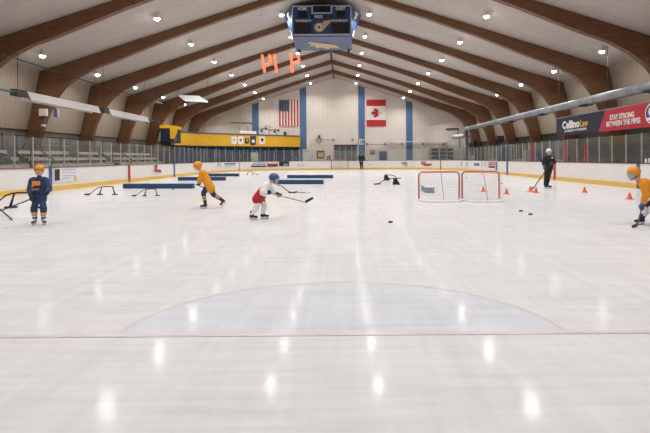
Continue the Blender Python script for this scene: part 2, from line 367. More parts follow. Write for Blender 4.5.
# ------------------------------------------------------------------ lights
def area(loc, power, size, sy=None, rot=(0, 0, 0), col=(1, .98, .96), name='lamp'):
    l = bpy.data.lights.new(name, 'AREA'); l.energy = power; l.shape = 'DISK' if sy is None else 'RECTANGLE'; l.size = size
    if sy: l.size_y = sy
    l.color = col; l.spread = 2.6; o = bpy.data.objects.new(name, l); C.objects.link(o); o.location = loc; o.rotation_euler = rot; return o
bays = [23.55+5.3*k for k in range(-4, 7)]  # nearest bay is out of view, added to brighten the foreground ice
rows = [(-14.6, 'outer left row'), (-8.6, 'middle left row'), (-2.8, 'row left of the ridge'), (2.8, 'row right of the ridge'), (8.6, 'middle right row'), (14.6, 'outer right row')]
PW = 132
fx = None
def in_view(p):
    u = F*p.x/p.y; v = F*(p.z-H)/p.y; return -345 < u < 312 and v < 160
for dx, rn in rows:
    for i, y in enumerate(bays):
        z = deckz(abs(dx))-.22; p = V((RX+dx, y, z))
        if abs(dx) > 12 and y < 18: continue
        area(p-V((0, 0, .175)), PW*(.55 if abs(dx) > 12 else 1), .34)
        if y > 5 and in_view(p):
            lab = 'round ceiling light, %s from the far wall in the %s' % (ORD[len(bays)-1-i], rn)  # lights of the nearest bay are added, out of view
            if fx is None:
                fx = thing('ceiling_light', lab, 'ceiling light', p, 0, 'high bay lights under the roof')
                mb = MB(); mb.tube([p+V((0, 0, .22)), p+V((0, 0, .10))], .02); mb.tube([p+V((0, 0, .12)), p+V((0, 0, .08)), p+V((0, 0, -.02)), p+V((0, 0, -.05))], [.05, .11, .15, .16], 16); mb.build('housing', 'white', fx)
                mb = MB(); mb.ball(p+V((0, 0, -.06)), (.13, .13, .09), 16, 8); mb.build('lens', 'lens', fx)
            else: dup(fx, p, 0, lab)
w = bpy.data.worlds.new('world'); bpy.context.scene.world = w; w.use_nodes = True; w.node_tree.nodes['Background'].inputs[0].default_value = (.8, .82, .85, 1); w.node_tree.nodes['Background'].inputs[1].default_value = .3

# ------------------------------------------------------------------ dasher boards
bt = thing('dasher_boards', 'white rink boards with yellow kick plate running round the whole ice sheet', 'rink boards', (0, YF, 0))
sN = 0; E = LS[-1]
mb = MB(); ribbon(mb, 0, E, 0, BH, .10, -.12); mb.build('board_panel', 'board', bt)
mb = MB(); ribbon(mb, 0, E, 0, .21, .025, -.02); mb.build('kick_plate', 'kick', bt)
mb = MB(); ribbon(mb, 0, E, BH, BH+.035, .17, -.15); mb.build('cap_rail', 'cap', bt)
def board_strip(px0, px1, z0, z1, m, name, parent=bt, off=0.0):
    mb = MB(); ribbon(mb, s_px(px0), s_px(px1), z0, z1, .012, off); return mb.build(name, m, parent)
for px, w, m, z in ((50.5, 2.6, 'blue', BH), (129, 1.7, 'red', BH), (174.3, 1.3, 'blue', BH), (507, 1.5, 'blue', BH), (554.3, 2.0, 'red', BH), (638.2, 2.6, 'blue', BH), (239.5, .6, 'red', BH), (440.5, .7, 'red', BH)):
    board_strip(px-w/2, px+w/2, 0.0, z, m, 'line_stripe', off=.007)
def decal(px0, px1, py0, py1, m, name, parent, off=.004):
    s0, s1 = s_px(px0), s_px(px1); p, _ = loop_at((s0+s1)/2)
    z1, z0 = zat((px0+px1)/2, py0, p.y), zat((px0+px1)/2, py1, p.y)
    z1 = min(z1, BH-.03); z0 = max(z0, .04)
    mb = MB(); ribbon(mb, s0, s1, z0, z1, .008, off); return mb.build(name, m, parent), p, (z0+z1)/2
def ad(label, px0, px1, py0, py1, base, marks):
    p, d = loop_at(s_px((px0+px1)/2)); t = thing('board_advert', label, 'advert', (p.x, p.y, 0), 0, 'adverts stuck on the rink boards')
    decal(px0, px1, py0, py1, base, 'backing', t)
    for (a, b, c, e, m) in marks: decal(a, b, c, e, m, 'printed_mark', t, .013)
    return t
M['photoblk'] = mat('poster photo', (50, 44, 46), .5, var=.5, scale=3); M['softblue'] = mat('pale blue print', (176, 186, 208), .5); M['olive'] = mat('olive print', (170, 176, 140), .5); M['salmon'] = mat('salmon print', (190, 120, 116), .5); M['medblue'] = mat('blue print', (92, 110, 160), .5)
ad('portrait photo poster with pale lettering and gold seal on the left boards', 53.5, 79, 168.2, 181.5, 'board', [(54, 59.5, 169.2, 180.6, 'photoblk'), (62, 75, 169, 170.3, 'softblue'), (62, 76, 172, 173, 'softblue'), (62, 75, 175, 176, 'softblue'), (62, 70, 177.5, 178.6, 'softblue')])
t = ad('red and black crest logo on the left boards between red and blue lines', 152.5, 161, 164.5, 173.5, 'board', [(154, 160.3, 169.5, 172, 'red'), (153.8, 157.2, 166.8, 170, 'salmon'), (154.4, 156.8, 165, 167.4, 'photoblk'), (158.6, 160.8, 170.2, 172.8, 'salmon'), (155.5, 159, 170.2, 171.2, 'white')])
ad('faint blue lettered advert on the far left corner boards', 216, 236, 162.3, 167.3, 'board', [(217, 221, 163, 166.5, 'softblue'), (224, 235.5, 163, 164.6, 'medblue'), (225, 234, 165.3, 166.4, 'softblue')])
ad('advert with dark blue lines of print on the far boards', 250.5, 266.5, 161.5, 168, 'board', [(253, 265, 161.8, 163.5, 'softblue'), (252, 266, 163.8, 164.6, 'medblue'), (250.8, 266, 165.5, 167, 'photoblk')])
ad('reddish brown advert beside the black one on the far boards', 267, 278, 161.3, 167, 'salmon', [(268, 277.5, 162, 163.2, 'white'), (268, 277, 164.5, 166.3, 'photoblk')])
t = ad('black advert with white lettering on the far boards', 279, 289, 160.9, 166.2, 'sblack', [])
p, _ = loop_at(s_px(284)); text('lettering', 'HOCKEY', .34, (p.x, p.y-.03, .64), (1, 0, 0), (0, 0, 1), 'white', t, width=1.0)
t = ad('olive green script logo on the far boards', 294, 305, 161, 166.5, 'board', [])
p, _ = loop_at(s_px(299.5)); text('lettering', 'Rinks', .42, (p.x, p.y-.03, .62), (1, 0, 0), (0, 0, 1), 'olive', t, width=1.2)
t = ad('black block letters on the far boards right of the dark figure', 401, 413, 161, 166.5, 'board', [])
p, _ = loop_at(s_px(407)); text('lettering', 'HOCKEY', .36, (p.x, p.y-.03, .72), (1, 0, 0), (0, 0, 1), 'photoblk', t, width=1.3, bold=.01)
text('lettering', 'CENTER', .22, (p.x, p.y-.03, .45), (1, 0, 0), (0, 0, 1), 'photoblk', t, width=.9)
ad('red winged logo on the far boards', 420, 432.5, 160.8, 166.2, 'board', [(421, 426, 161.3, 164, 'salmon'), (422, 432, 163.6, 165.2, 'red'), (424, 430, 165.2, 165.9, 'red')])
ad('row of small blue adverts on the far right corner boards', 460, 487, 161.3, 168.3, 'board', [(460.5, 462.5, 162, 166, 'softblue'), (466, 468, 162, 166.5, 'softblue'), (474, 479.5, 163, 165.8, 'medblue'), (481.5, 483, 162, 167, 'softblue'), (484.5, 486, 162, 167, 'softblue')])
ad('pinkish advert with dark upright strip on the right corner boards', 488, 497.5, 161.6, 170, 'board', [(488.5, 495, 162.2, 165.5, 'salmon'), (488.5, 495, 166, 167.8, 'photoblk'), (495.6, 497, 162, 170, 'photoblk')])
# gold seal
s0 = s_px(74.3); p, d = loop_at(s0); t = [o for o in C.objects if o.get('label', '').startswith('portrait photo')][0]
zc = zat(74.3, 178.3, p.y); mb = MB(); mb.tube([V((p.x+.008, p.y, zc)), V((p.x+.03, p.y, zc))], .11, 16); mb.build('gold_seal', 'gold', t)

# ------------------------------------------------------------------ glass shields
def shield(label, s0, s1, z1, sp=1.1, zfun=None):
    p, _ = loop_at((s0+s1)/2); t = thing('glass_shield', label, 'glass shield', (p.x, p.y, 0), 0)
    n = max(1, round((s1-s0)/sp))
    for k in range(n+1):
        q, d = loop_at(s0+(s1-s0)*k/n); nn = V((d.y, -d.x, 0)); q = q-nn*.07
        mb = MB(); mb.bar(q+V((0, 0, BH+.03)), q+V((0, 0, z1)), .045, .045, d); mb.build('post', 'post', t)
        if k < n:
            q2, d2 = loop_at(s0+(s1-s0)*(k+1)/n); q2 = q2-V((d2.y, -d2.x, 0))*.07
            a, b = q.lerp(q2, .03), q.lerp(q2, .97)
            mb = MB(); mb.bar(a+V((0, 0, (BH+z1)/2+.02)), b+V((0, 0, (BH+z1)/2+.02)), .014, z1-BH-.08); mb.build('pane', 'glass', t)
sl0 = s_y(14.0, -1); sl1 = s_y(46.0, -1)
arc_len = RC*PI/2
shield('clear glass shield with thin posts along the left boards', sl0, sl1, 2.42)
shield('curved clear glass shield round the far left corner', sl1, sl1+arc_len, 2.42)
shield('clear glass shield with posts across the far end boards', sl1+arc_len, sl1+arc_len+(XR-XL-2*RC), 2.35, 1.3)
sr1 = sl1+arc_len+(XR-XL-2*RC)
shield('curved clear glass shield round the far right corner', sr1, sr1+arc_len, 2.38)
shield('clear glass shield with posts along the right boards', sr1+arc_len, sr1+arc_len+32, 2.38, 1.05)
for px, lab in ((565.7, 'short red post on the right boards left of the pair'), (585, 'short red post on the right boards under the navy banner'), (531.5, 'short red post on the right boards left of the coach')):
    p, d = loop_at(s_px(px)); q = p+V((.07, 0, 0)); t = thing('red_post', lab, 'post', (q.x, q.y, BH+.03), 0, 'red posts rising from the right boards')
    mb = MB(); mb.bar(q+V((-.04, 0, BH+.03)), q+V((-.04, 0, zat(px, 145, p.y))), .10, .10); mb.build('shaft', 'red', t)
    mb = MB(); mb.box(q.x-.11, q.x+.03, q.y-.07, q.y+.07, BH+.03, BH+.09); mb.build('foot_plate', 'red', t)

# ------------------------------------------------------------------ end wall : stripes, flags, doors
EY = 58.1
def ew(px, py, dy=0.0): q = at(px, py, EY-dy); return q
def ewbox(name, m, px0, px1, py0, py1, d0, d1, parent=None, kind=None):
    a = ew(px0, py1, d1); b = ew(px1, py0, d1); mb = MB(); mb.box(a.x, b.x, EY-d1, EY-d0, a.z, b.z); return mb.build(name, m, parent, kind=kind)
for i, (a, b, t0, t1) in enumerate(((252, 258.6, 103, 160), (299.6, 306.2, 84.5, 168), (358, 364.6, 84.5, 168), (405.8, 412.4, 101, 168))):
    pa, pb = ew(a, t0), ew(b, t0); cx = (pa.x+pb.x)/2
    mb = MB(); za = deckz(abs(pa.x-RX))-.04; zb = deckz(abs(pb.x-RX))-.04
    lo = 2.6 if i == 0 else 0
    mb.prism([(pa.x, EY-.03, lo), (pb.x, EY-.03, lo), (pb.x, EY-.03, zb), (pa.x, EY-.03, za)], (0, .03, 0)); mb.build('trim_%d' % (4+i), 'stripe', kind='structure')
# US flag (hung vertically, canton top left)
a, b = ew(279.3, 126.6, .08), ew(298.2, 100.2, .08); x0, x1, z0, z1 = a.x, b.x, a.z, b.z; y = EY-.08
t = thing('hanging_flag', 'large american flag hung vertically on the far wall', 'flag', ((x0+x1)/2, y, z0))
mb = MB(); n = 26
xm = x0+(x1-x0)*.5; zm = z1-(z1-z0)*.42
for k in range(13):
    xa, xb = x0+(x1-x0)*k/13, x0+(x1-x0)*(k+1)/13; mb.mi = (k+1) % 2
    mb.box(xa, xb, y-.01, y, z0, z1 if k >= 7 else zm)
mb.build('stripes', ['flagwhite', 'flagred'], t)
mb = MB(); mb.box(x0, x0+(x1-x0)*7/13, y-.014, y, zm, z1); mb.build('canton', 'flagblue', t)
mb = MB()
for i in range(6):
    for j in range(9):
        if (i+j) % 2: continue
        cxs = x0+(x1-x0)*7/13*(i+.7)/6.6; czs = zm+(z1-zm)*(j+.7)/9.6; pl = []
        for q in range(10):
            r = .06 if q % 2 == 0 else .025; pl.append((cxs+r*math.sin(PI*q/5), y-.02, czs+r*math.cos(PI*q/5)))
        mb.prism(pl, (0, .005, 0))
mb.build('stars', 'flagwhite', t)
mb = MB(); mb.bar((x0-.05, y-.02, z1+.03), (x1+.05, y-.02, z1+.03), .04, .04); mb.build('top_rod', 'grey', t)
# Canada flag hung vertically: red bands top and bottom, leaf turned sideways
a, b = ew(366.6, 126.4, .08), ew(385.8, 99.6, .08); x0, x1, z0, z1 = a.x, b.x, a.z, b.z
t = thing('hanging_flag', 'large canadian maple leaf flag hung vertically on the far wall', 'flag', ((x0+x1)/2, y, z0)); h = z1-z0
mb = MB(); mb.box(x0, x1, y-.01, y, z0+h*.24, z1-h*.24); mb.build('white_field', 'flagwhite', t)
for zz in ((z0, z0+h*.24), (z1-h*.24, z1)):
    mb = MB(); mb.box(x0, x1, y-.012, y, *zz); mb.build('red_band', 'flagred', t)
half = [(0, -.5), (.03, -.5), (.015, -.22), (.31, -.27), (.27, -.17), (.46, .02), (.40, .06), (.44, .22), (.32, .19), (.29, .25), (.14, .10), (.20, .38), (.11, .33), (0, .52)]
lf = half+[(-x_, y_) for x_, y_ in half[-2:0:-1]]
cx_, cz_ = x0+(x1-x0)*.5, z0+h*.5; sc = h*.40
mb = MB(); mb.prism([(cx_-.03+q[1]*-sc, y-.025, cz_+q[0]*sc) for q in lf], (0, .01, 0)); mb.build('maple_leaf', 'flagred', t)

# doors in the end wall
t = thing('door_1', 'wide smoked glass double doors in the middle of the far wall', 'door', (ew(346, 170).x, EY, 0)); t['kind'] = 'structure'
for i in range(4):
    a = 334.3+i*5.75; ewbox('leaf_glass', 'garage', a, a+5.6, 146.2, 168.2, .0, .06, t)
for i in range(5): ewbox('mullion', 'grey', 334.1+i*5.75-.3, 334.1+i*5.75+.3, 145.6, 168.2, .0, .10, t)
ewbox('header', 'darkgrey', 333.8, 357.6, 144.6, 146.2, 0, .12, t)
t = thing('door_2', 'plain blue door in the far wall right of the dark figure', 'door', (ew(383, 170).x, EY, 0)); t['kind'] = 'structure'
M['doorblue'] = mat('blue door paint', (44, 72, 104), .5)
ewbox('leaf', 'doorblue', 379.3, 387, 151.2, 168.2, 0, .06, t); ewbox('frame', 'grey', 378.8, 379.4, 150.8, 168.2, 0, .08, t); ewbox('frame', 'grey', 387, 387.6, 150.8, 168.2, 0, .08, t); ewbox('handle', 'white', 380.2, 380.8, 160, 161, .06, .12, t)
t = thing('door_3', 'white framed alcove door left of the yellow picture', 'door', (ew(306, 170).x, EY, 0)); t['kind'] = 'structure'
ewbox('leaf', 'white', 303, 309, 149.3, 168.2, 0, .06, t); ewbox('transom', 'olive', 303.5, 308.6, 150, 151.3, .06, .09, t)
t = thing('framed_picture', 'dark framed yellow picture on the far wall', 'picture', (ew(320.5, 158).x, EY, 2)); ewbox('frame', 'navy', 316.8, 324.6, 150.6, 158.3, 0, .06, t); ewbox('canvas', 'gold', 318.2, 323.2, 152.6, 157.2, .06, .08, t); ewbox('figure', 'olive', 319.5, 322, 153.4, 155, .08, .09, t)
t = thing('wall_sign', 'small red sign low on the far wall beside the picture', 'sign', (ew(328, 158).x, EY, 1.4)); ewbox('plate', 'salmon', 326.4, 330, 155.8, 159.6, 0, .05, t); ewbox('edge', 'darkgrey', 329.2, 330.4, 154.8, 159.6, 0, .08, t)
t = thing('wall_sign', 'square brown notice on the far wall left of the blue door', 'sign', (ew(372, 152).x, EY, 2)); ewbox('plate', 'brownsign', 370, 375, 150, 154.6, 0, .05, t); ewbox('print', 'tan', 371, 374, 151, 152.2, .05, .06, t)
# white logo on the stripe
t = thing('wall_logo', 'white angular logo on the blue stripe above the dark figure', 'logo', (ew(361, 141).x, EY, 3.5))
for (a, b, c, d) in ((359.3, 362.0, 138.2, 139.3), (360.9, 362.0, 138.2, 142.5), (360.9, 363.6, 141.6, 142.6), (362.5, 363.7, 141.6, 144.6), (359.2, 360.3, 138.2, 143.4), (359.2, 361.6, 143.4, 144.5), (362.3, 364.6, 139.2, 140.3)): ewbox('stroke', 'white', a, b, c, d, .03, .07, t)
# conduit + lamps on end wall
t = thing('conduit', 'pale pipe run high across the right of the far wall', 'pipe', (ew(415, 143).x, EY, 3)); 
mb = MB(); mb.tube([ew(388.5, 139.5, .3), ew(388.6, 141.8, .3), ew(450, 141.6, .3)], .05, 8); mb.build('upper_pipe', 'white', t)
mb = MB(); mb.tube([ew(366, 144.5, .25), ew(450, 143.8, .25)], .035, 8); mb.build('lower_pipe', 'grey', t)
for q in (392, 410, 428, 446):
    mb = MB(); mb.bar(ew(q, 143, .3), ew(q, 143, 0), .05, .3); mb.build('bracket', 'grey', t)
for px, py, lab in ((333.5, 139.8, 'small black floodlight above the left edge of the smoked doors'), (352.5, 139.8, 'small black floodlight above the right part of the smoked doors'), (367.2, 144, 'small black floodlight just right of the logo stripe'), (385, 144, 'small black floodlight above the blue door'), (402, 144, 'small black floodlight left of the rightmost stripe'), (423.2, 144, 'small black floodlight right of the rightmost stripe'), (443.5, 144, 'small black floodlight near the far right corner')):
    q = ew(px, py, .35); t = thing('floodlight', lab, 'floodlight', q, 0, 'black floodlights on the far wall')
    mb = MB(); mb.box(q.x-.12, q.x+.12, q.y-.08, q.y+.1, q.z-.16, q.z+.1); mb.build('housing', 'dark', t); mb = MB(); mb.box(q.x-.09, q.x+.09, q.y-.1, q.y-.08, q.z-.13, q.z+.02); mb.build('lens', 'grey', t)
    mb = MB(); mb.bar((q.x, q.y+.1, q.z), (q.x, EY, q.z+.05), .04, .04); mb.build('arm', 'dark', t)
q = ew(319.3, 141, .3); t = thing('hoop_rack', 'thin metal hoop rack with a small lamp on the far wall above the picture', 'rack', q)
mb = MB(); mb.tube([ew(311, 148, .3), ew(311, 139.9, .3), ew(317, 139.6, .3)], .03, 6); mb.tube([ew(321, 139.6, .3), ew(333, 139.9, .3)], .03, 6); mb.bar(ew(311, 141, .3), ew(311, 141, 0), .04, .04); mb.bar(ew(333, 139.9, .3), ew(333, 139.9, 0), .04, .04); mb.build('rail', 'grey', t)
mb = MB(); c = ew(319.2, 140.5, .3)
mb.tube([c+V((.38*math.cos(2*PI*k/16), 0, .3*math.sin(2*PI*k/16))) for k in range(17)], .025, 6); mb.tube([c+V((.2*math.cos(2*PI*k/16), 0, .55*math.sin(2*PI*k/16)*.6)) for k in range(17)], .02, 6); mb.build('hoop', 'darkgrey', t)
mb = MB(); c2 = ew(319.2, 136.5, .3); mb.box(c2.x-.1, c2.x+.1, c2.y-.1, c2.y+.3, c2.z-.2, c2.z+.15); mb.build('lamp', 'dark', t)

# ------------------------------------------------------------------ yellow balcony and lobby windows (far left)
P1, P2, P3 = V((-17.1, 45.4, 0)), V((-15.6, 48.7, 0)), V((-5.35, 57.3, 0))
P4 = V((-5.35, 58.05, 0))
t = thing('balcony', 'yellow clad balcony box with grey ledge wrapping the far left corner', 'balcony', P2)
def wallseg(mb, a, b, z0, z1, th):
    d = (b-a).normalized(); n = V((-d.y, d.x, 0))*th
    mb.hexa([a+V((0, 0, z0)), b+V((0, 0, z0)), b+n+V((0, 0, z0)), a+n+V((0, 0, z0)), a+V((0, 0, z1)), b+V((0, 0, z1)), b+n+V((0, 0, z1)), a+n+V((0, 0, z1))])
for a, b in ((P1, P2), (P2, P3)):
    mb = MB(); wallseg(mb, a, b, 2.86, 4.15, .15); mb.build('fascia', 'yellow', t)
    mb = MB(); d = (b-a).normalized(); n = V((d.y, -d.x, 0))*.06; wallseg(mb, a+n, b+n, 4.15, 4.30, .35); mb.build('ledge', 'ledge', t)
    mb = MB(); wallseg(mb, a+n, b+n, 2.74, 2.86, .3); mb.build('soffit_trim', 'navy', t)
mb = MB(); mb.prism([P1+V((0, 0, 2.88)), P2+V((0, .05, 2.88)), P3+V((-.05, .05, 2.88)), V((-5.4, 58.0, 2.88)), V((-17.25, 58.0, 2.88)), V((-17.25, 45.5, 2.88))], (0, 0, .1)); mb.build('deck_slab', 'grey', t)
mb = MB(); wallseg(mb, P3, P4, 2.86, 4.15, .1); mb.build('fascia', 'yellow', t)
# banners on the balcony
def on_front(px, py, off=.05):       # point on the P2-P3 face
    u, v = uv(px, py); d = (P3-P2).normalized(); n = V((d.y, -d.x, 0)); A = P2+n*off
    k = u/F; tt = (A.x-k*A.y)/(k*d.y-d.x); q = A+d*tt; return V((q.x, q.y, H+v*q.y/F))
for i, (a, b, m, m2, lab) in enumerate(((231.5, 236.6, 'white', 'softblue', 'white pennant with pale mark, leftmost on the yellow balcony'), (238.2, 243.2, 'white', 'medblue', 'white pennant with blue mark beside the leftmost one'), (245, 249, 'photoblk', 'olive', 'small dark shield on the yellow balcony'), (250.2, 256, 'darkgrey', 'white', 'large dark shield with white ball mark on the yellow balcony'), (259.2, 265, 'white', 'navy', 'white pennant with navy emblem, rightmost on the yellow balcony'))):
    hgt = (136.6, 144.6) if i != 2 else (138.3, 144)
    if i == 3: hgt = (136, 145.6)
    tl, tr, bl, br = on_front(a, hgt[0]), on_front(b, hgt[0]), on_front(a, hgt[1]-1.3), on_front(b, hgt[1]-1.3); mid = on_front((a+b)/2, hgt[1])
    t = thing('pennant', lab, 'pennant', (tl+br)/2, 0, 'pennants on the yellow balcony'); d = (P3-P2).normalized(); n = V((d.y, -d.x, 0))
    mb = MB(); mb.prism([tl, tr, br, mid, bl], n*-.03); mb.build('cloth', m, t)
    c = (tl+br)/2+n*.02; r = (tr-tl).length*.24; mb = MB()
    if i in (3,): mb.tube([c-V((0, 0, .12)), c-V((0, 0, .12))+n*.02], r*1.1, 14)
    else: mb.prism([c+d*-r+V((0, 0, r)), c+d*r+V((0, 0, r)), c+d*r*.7-V((0, 0, r*.6)), c-V((0, 0, r*1.5)), c-d*r*.7-V((0, 0, r*.6))], n*.02)
    mb.build('emblem', m2, t)
# lobby windows below
t = thing('window_1', 'row of navy tinted lobby windows under the yellow balcony', 'window', P2); t['kind'] = 'structure'
d = (P3-P2).normalized(); n = V((-d.y, d.x, 0)); A, B = P2+n*.25, P3+n*.25+V((0, -.0, 0))
mb = MB(); wallseg(mb, A, B, 0, 2.74, .06); mb.build('glazing', 'navyglass', t)
d0 = (P2-P1).normalized(); A0, B0 = P1+V((-.35, .1, 0)), P2+V((-.2, .2, 0))
mb = MB(); wallseg(mb, A0, B0, 0, 2.74, .06); mb.build('glazing', 'navyglass', t)
for k in range(0, 13):
    q = A.lerp(B, k/12)-n*.04; mb = MB(); mb.bar(q, q+V((0, 0, 2.74)), .06, .06, d); mb.build('mullion', 'grey', t)
t = thing('door_4', 'cream door set in the navy lobby windows', 'door', on_front(254, 160)); t['kind'] = 'structure'
a, b = on_front(251, 160, -.2), on_front(258.3, 160, -.2); mb = MB(); wallseg(mb, V((a.x, a.y, 0)), V((b.x, b.y, 0)), 0, 2.15, .05); M['cream'] = mat('cream door', (206, 200, 188), .5); mb.build('leaf', 'cream', t)
mb = MB(); h0 = V((a.x, a.y, 1.0)).lerp(V((b.x, b.y, 1.0)), .15); mb.ball(h0+V((.03, -.06, 0)), .05); mb.build('handle', 'dark', t)
t = thing('water_cooler', 'pale blue drum standing by the lobby windows', 'drum', (on_front(295.5, 160, .3).x, on_front(295.5, 160, .3).y, 0))
c = V(t.location); mb = MB(); mb.tube([c, c+V((0, 0, .9)), c+V((0, 0, 1.0)), c+V((0, 0, 1.35)), c+V((0, 0, 1.6)), c+V((0, 0, 1.65))], [.22, .22, .12, .2, .2, .12], 14); mb.build('bottle', 'stripe', t); mb = MB(); mb.tube([c+V((0, 0, 1.65)), c+V((0, 0, 1.7))], .1, 12); mb.build('cap', 'white', t)
# announcer booth left of the balcony
t = thing('announcer_booth', 'navy box with bright yellow side panels hung beside the left arch frame', 'booth', (-17, 43, 3))
a = at(160.5, 142, 41.5); b = at(176.8, 125.3, 44.6)
X0 = at(160.5, 135, 41.5).x; X1 = at(169.5, 135, 41.5).x
z0b, z1b = at(165, 142.3, 41.5).z, at(165, 128.2, 41.5).z
mb = MB(); mb.box(X0, X1, 41.5, 44.4, z0b, z1b); mb.build('body', 'navy', t)
mb = MB(); mb.box(X0-.05, X1+.08, 41.4, 44.5, z1b, z1b+.3); mb.build('top_panel', 'yellow', t)
q0 = at(169.8, 125.5, 41.45); q1 = at(176.6, 126, 41.45); q2 = at(176.2, 133, 41.45); q3 = at(173.2, 139, 41.45); q4 = at(170.2, 139, 41.45)
mb = MB(); mb.prism([q0, q1, q2, q3, q4], (0, .25, 0)); mb.build('side_panel', 'yellow', t)
mb = MB(); q = at(172.5, 139, 41.6); q_ = at(176.5, 143.5, 41.6); mb.box(q.x-.1, q_.x-.2, 41.6, 42.2, q_.z+.1, q.z+.3); mb.build('lower_bracket', 'ledge', t)
mb = MB(); mb.bar((X0+.2, 42, 0), (X0+.2, 42, z0b), .1, .1); mb.bar((X1-.2, 42, 0), (X1-.2, 42, z0b), .1, .1); mb.bar((X0+.2, 44.2, 0), (X0+.2, 44.2, z0b), .1, .1); mb.build('support_legs', 'dark', t)
# clutter on the balcony
zt = 4.32
def bp(px, py, off=-.16): return on_front(px, py, off)
q = bp(246, 133); t = thing('air_unit', 'white low ventilation unit with pipes on the balcony', 'ventilation unit', (q.x, q.y, 4.3))
a, b = bp(239, 133), bp(256, 133); mb = MB(); mb.bar(V((a.x, a.y, 4.48)), V((b.x, b.y, 4.48)), .3, .34); mb.build('casing', 'white', t, bevel=.05)
mb = MB(); g = V((a.x, a.y, 0)); mb.tube([g+V((.1, 0, 4.5)), g+V((.1, 0, 5.1)), g+V((.5, .2, 5.25)), g+V((.9, .5, 5.1))], .07, 8); mb.tube([g+V((.9, .6, 4.5)), g+V((.9, .6, 5.2)), g+V((1.4, 1, 5.2))], .05, 8); mb.build('pipe', 'grey', t)
q = bp(269, 128); t = thing('lighting_rack', 'dark rack of small lamps and rods on the balcony under the american flag', 'rack', (q.x, q.y, 4.3)); g = V((q.x, q.y, 0))
mb = MB()
for dx in (-.7, .0, .8): mb.tube([g+V((dx, dx*.8, 4.3)), g+V((dx*.9, dx*.8, 5.3-.2*abs(dx)))], .035, 6)
mb.tube([g+V((-1.1, -.9, 4.95)), g+V((1.2, 1, 4.9))], .04, 6); mb.tube([g+V((-.9, -.8, 4.6)), g+V((-.3, -.3, 5.4)), g+V((.3, .3, 5.2))], .03, 6); mb.build('frame', 'darkgrey', t)
for dx, dz in ((-.8, 4.9), (-.3, 5.2), (.2, 5.0), (.6, 4.85), (1.0, 5.0)):
    mb = MB(); c = g+V((dx, dx*.84, dz)); mb.tube([c, c+V((0, -.1, -.22))], [.07, .15], 10); mb.build('lamp_head', 'dark' if dx != .2 else 'olive', t)
q = bp(285, 131); t = thing('loudspeaker', 'small dark loudspeaker on the balcony near the stripe', 'loudspeaker', (q.x, q.y, 4.3)); g = V((q.x, q.y, 0)); mb = MB(); mb.box(g.x-.17, g.x+.17, g.y-.15, g.y+.15, 4.3, 4.72); mb.build('cabinet', 'darkgrey', t, bevel=.02); mb = MB(); mb.tube([g+V((0, -.15, 4.48)), g+V((0, -.17, 4.48))], .11, 14); mb.build('cone', 'black', t)
a, b = ew(231, 122.7, .1), ew(253, 122.7, .1); mb = MB(); mb.tube([a, b], .05, 8); tag(mb.build('pipe', 'grey'), 'thin grey pipe across the far wall left of the first blue stripe', 'pipe')

# ------------------------------------------------------------------ scoreboard over centre ice
SX, SY = (322.7-CX)/F*28.2, 28.2
st = thing('scoreboard', 'blue hanging scoreboard with home and guest panels over centre ice', 'scoreboard', (SX, SY, 9))
zt_, zb_ = H+(CY-6.3)*28.2/F, H+(CY-34.8)*28.2/F; hw = 1.82
def sbx(f): return SX+f*hw
mb = MB(); mb.box(SX-hw, SX+hw, SY, SY+.35, zb_, zt_); mb.build('front_panel', 'sbblue', st)
mb = MB()
for (a, b, c, d) in ((SX-hw-.03, SX+hw+.03, zt_-.02, zt_+.05), (SX-hw-.03, SX+hw+.03, zb_-.05, zb_+.06), (SX-hw-.04, SX-hw+.03, zb_, zt_), (SX+hw-.03, SX+hw+.04, zb_, zt_)): mb.box(a, b, SY-.03, SY+.02, c, d)
mb.build('front_border', 'softblue', st)
for s in (-1, 1):     # flared side panels
    mb = MB(); x0 = SX+s*hw; mb.hexa([(x0, SY+.1, zb_), (x0+s*.10, SY+1.6, zb_+.0), (x0+s*.0, SY+1.7, zb_), (x0-s*.1, SY+.2, zb_), (x0, SY+.1, zt_), (x0+s*.72, SY+1.6, zt_-.05), (x0+s*.6, SY+1.7, zt_-.05), (x0-s*.1, SY+.2, zt_)]); mb.build('side_panel', 'sbblue', st)
    # vertical letters
    P00, P10, P01, P11 = V((x0, SY+.1, zb_)), V((x0+s*.10, SY+1.6, zb_)), V((x0, SY+.1, zt_)), V((x0+s*.72, SY+1.6, zt_-.05))
    for k, ch in enumerate('WINGS'):
        h_ = .86-.18*k; aa = P00.lerp(P01, h_); bb = P10.lerp(P11, h_); c = aa.lerp(bb, .5); xd = (bb-aa).normalized()*s; zd = (P01.lerp(P11, .5)-P00.lerp(P10, .5)).normalized(); nrm = zd.cross(xd)*-1
        nn = xd.cross(zd).normalized(); nn = nn if nn.y < 0 else -nn; text('side_letter', ch, .40, c+nn*.07, xd, zd, 'white', st, .01, width=(bb-aa).length*.34, bold=.02)
mb = MB(); mb.box(SX-hw+.1, SX+hw-.1, SY+.35, SY+3.3, zb_+.1, zt_-.1); mb.build('core_box', 'sbblue', st)
mb = MB(); hb = hw*.98; z_ = zb_-.06
mb.hexa([(SX-hw, SY+.0, z_-.06), (SX+hw, SY+.0, z_-.06), (SX+hb+.2, SY+3.7, z_-.02), (SX-hb-.2, SY+3.7, z_-.02), (SX-hw, SY+.0, z_+.06), (SX+hw, SY+.0, z_+.06), (SX+hb+.2, SY+3.7, z_+.1), (SX-hb-.2, SY+3.7, z_+.1)]); mb.build('underside', 'sbunder', st)
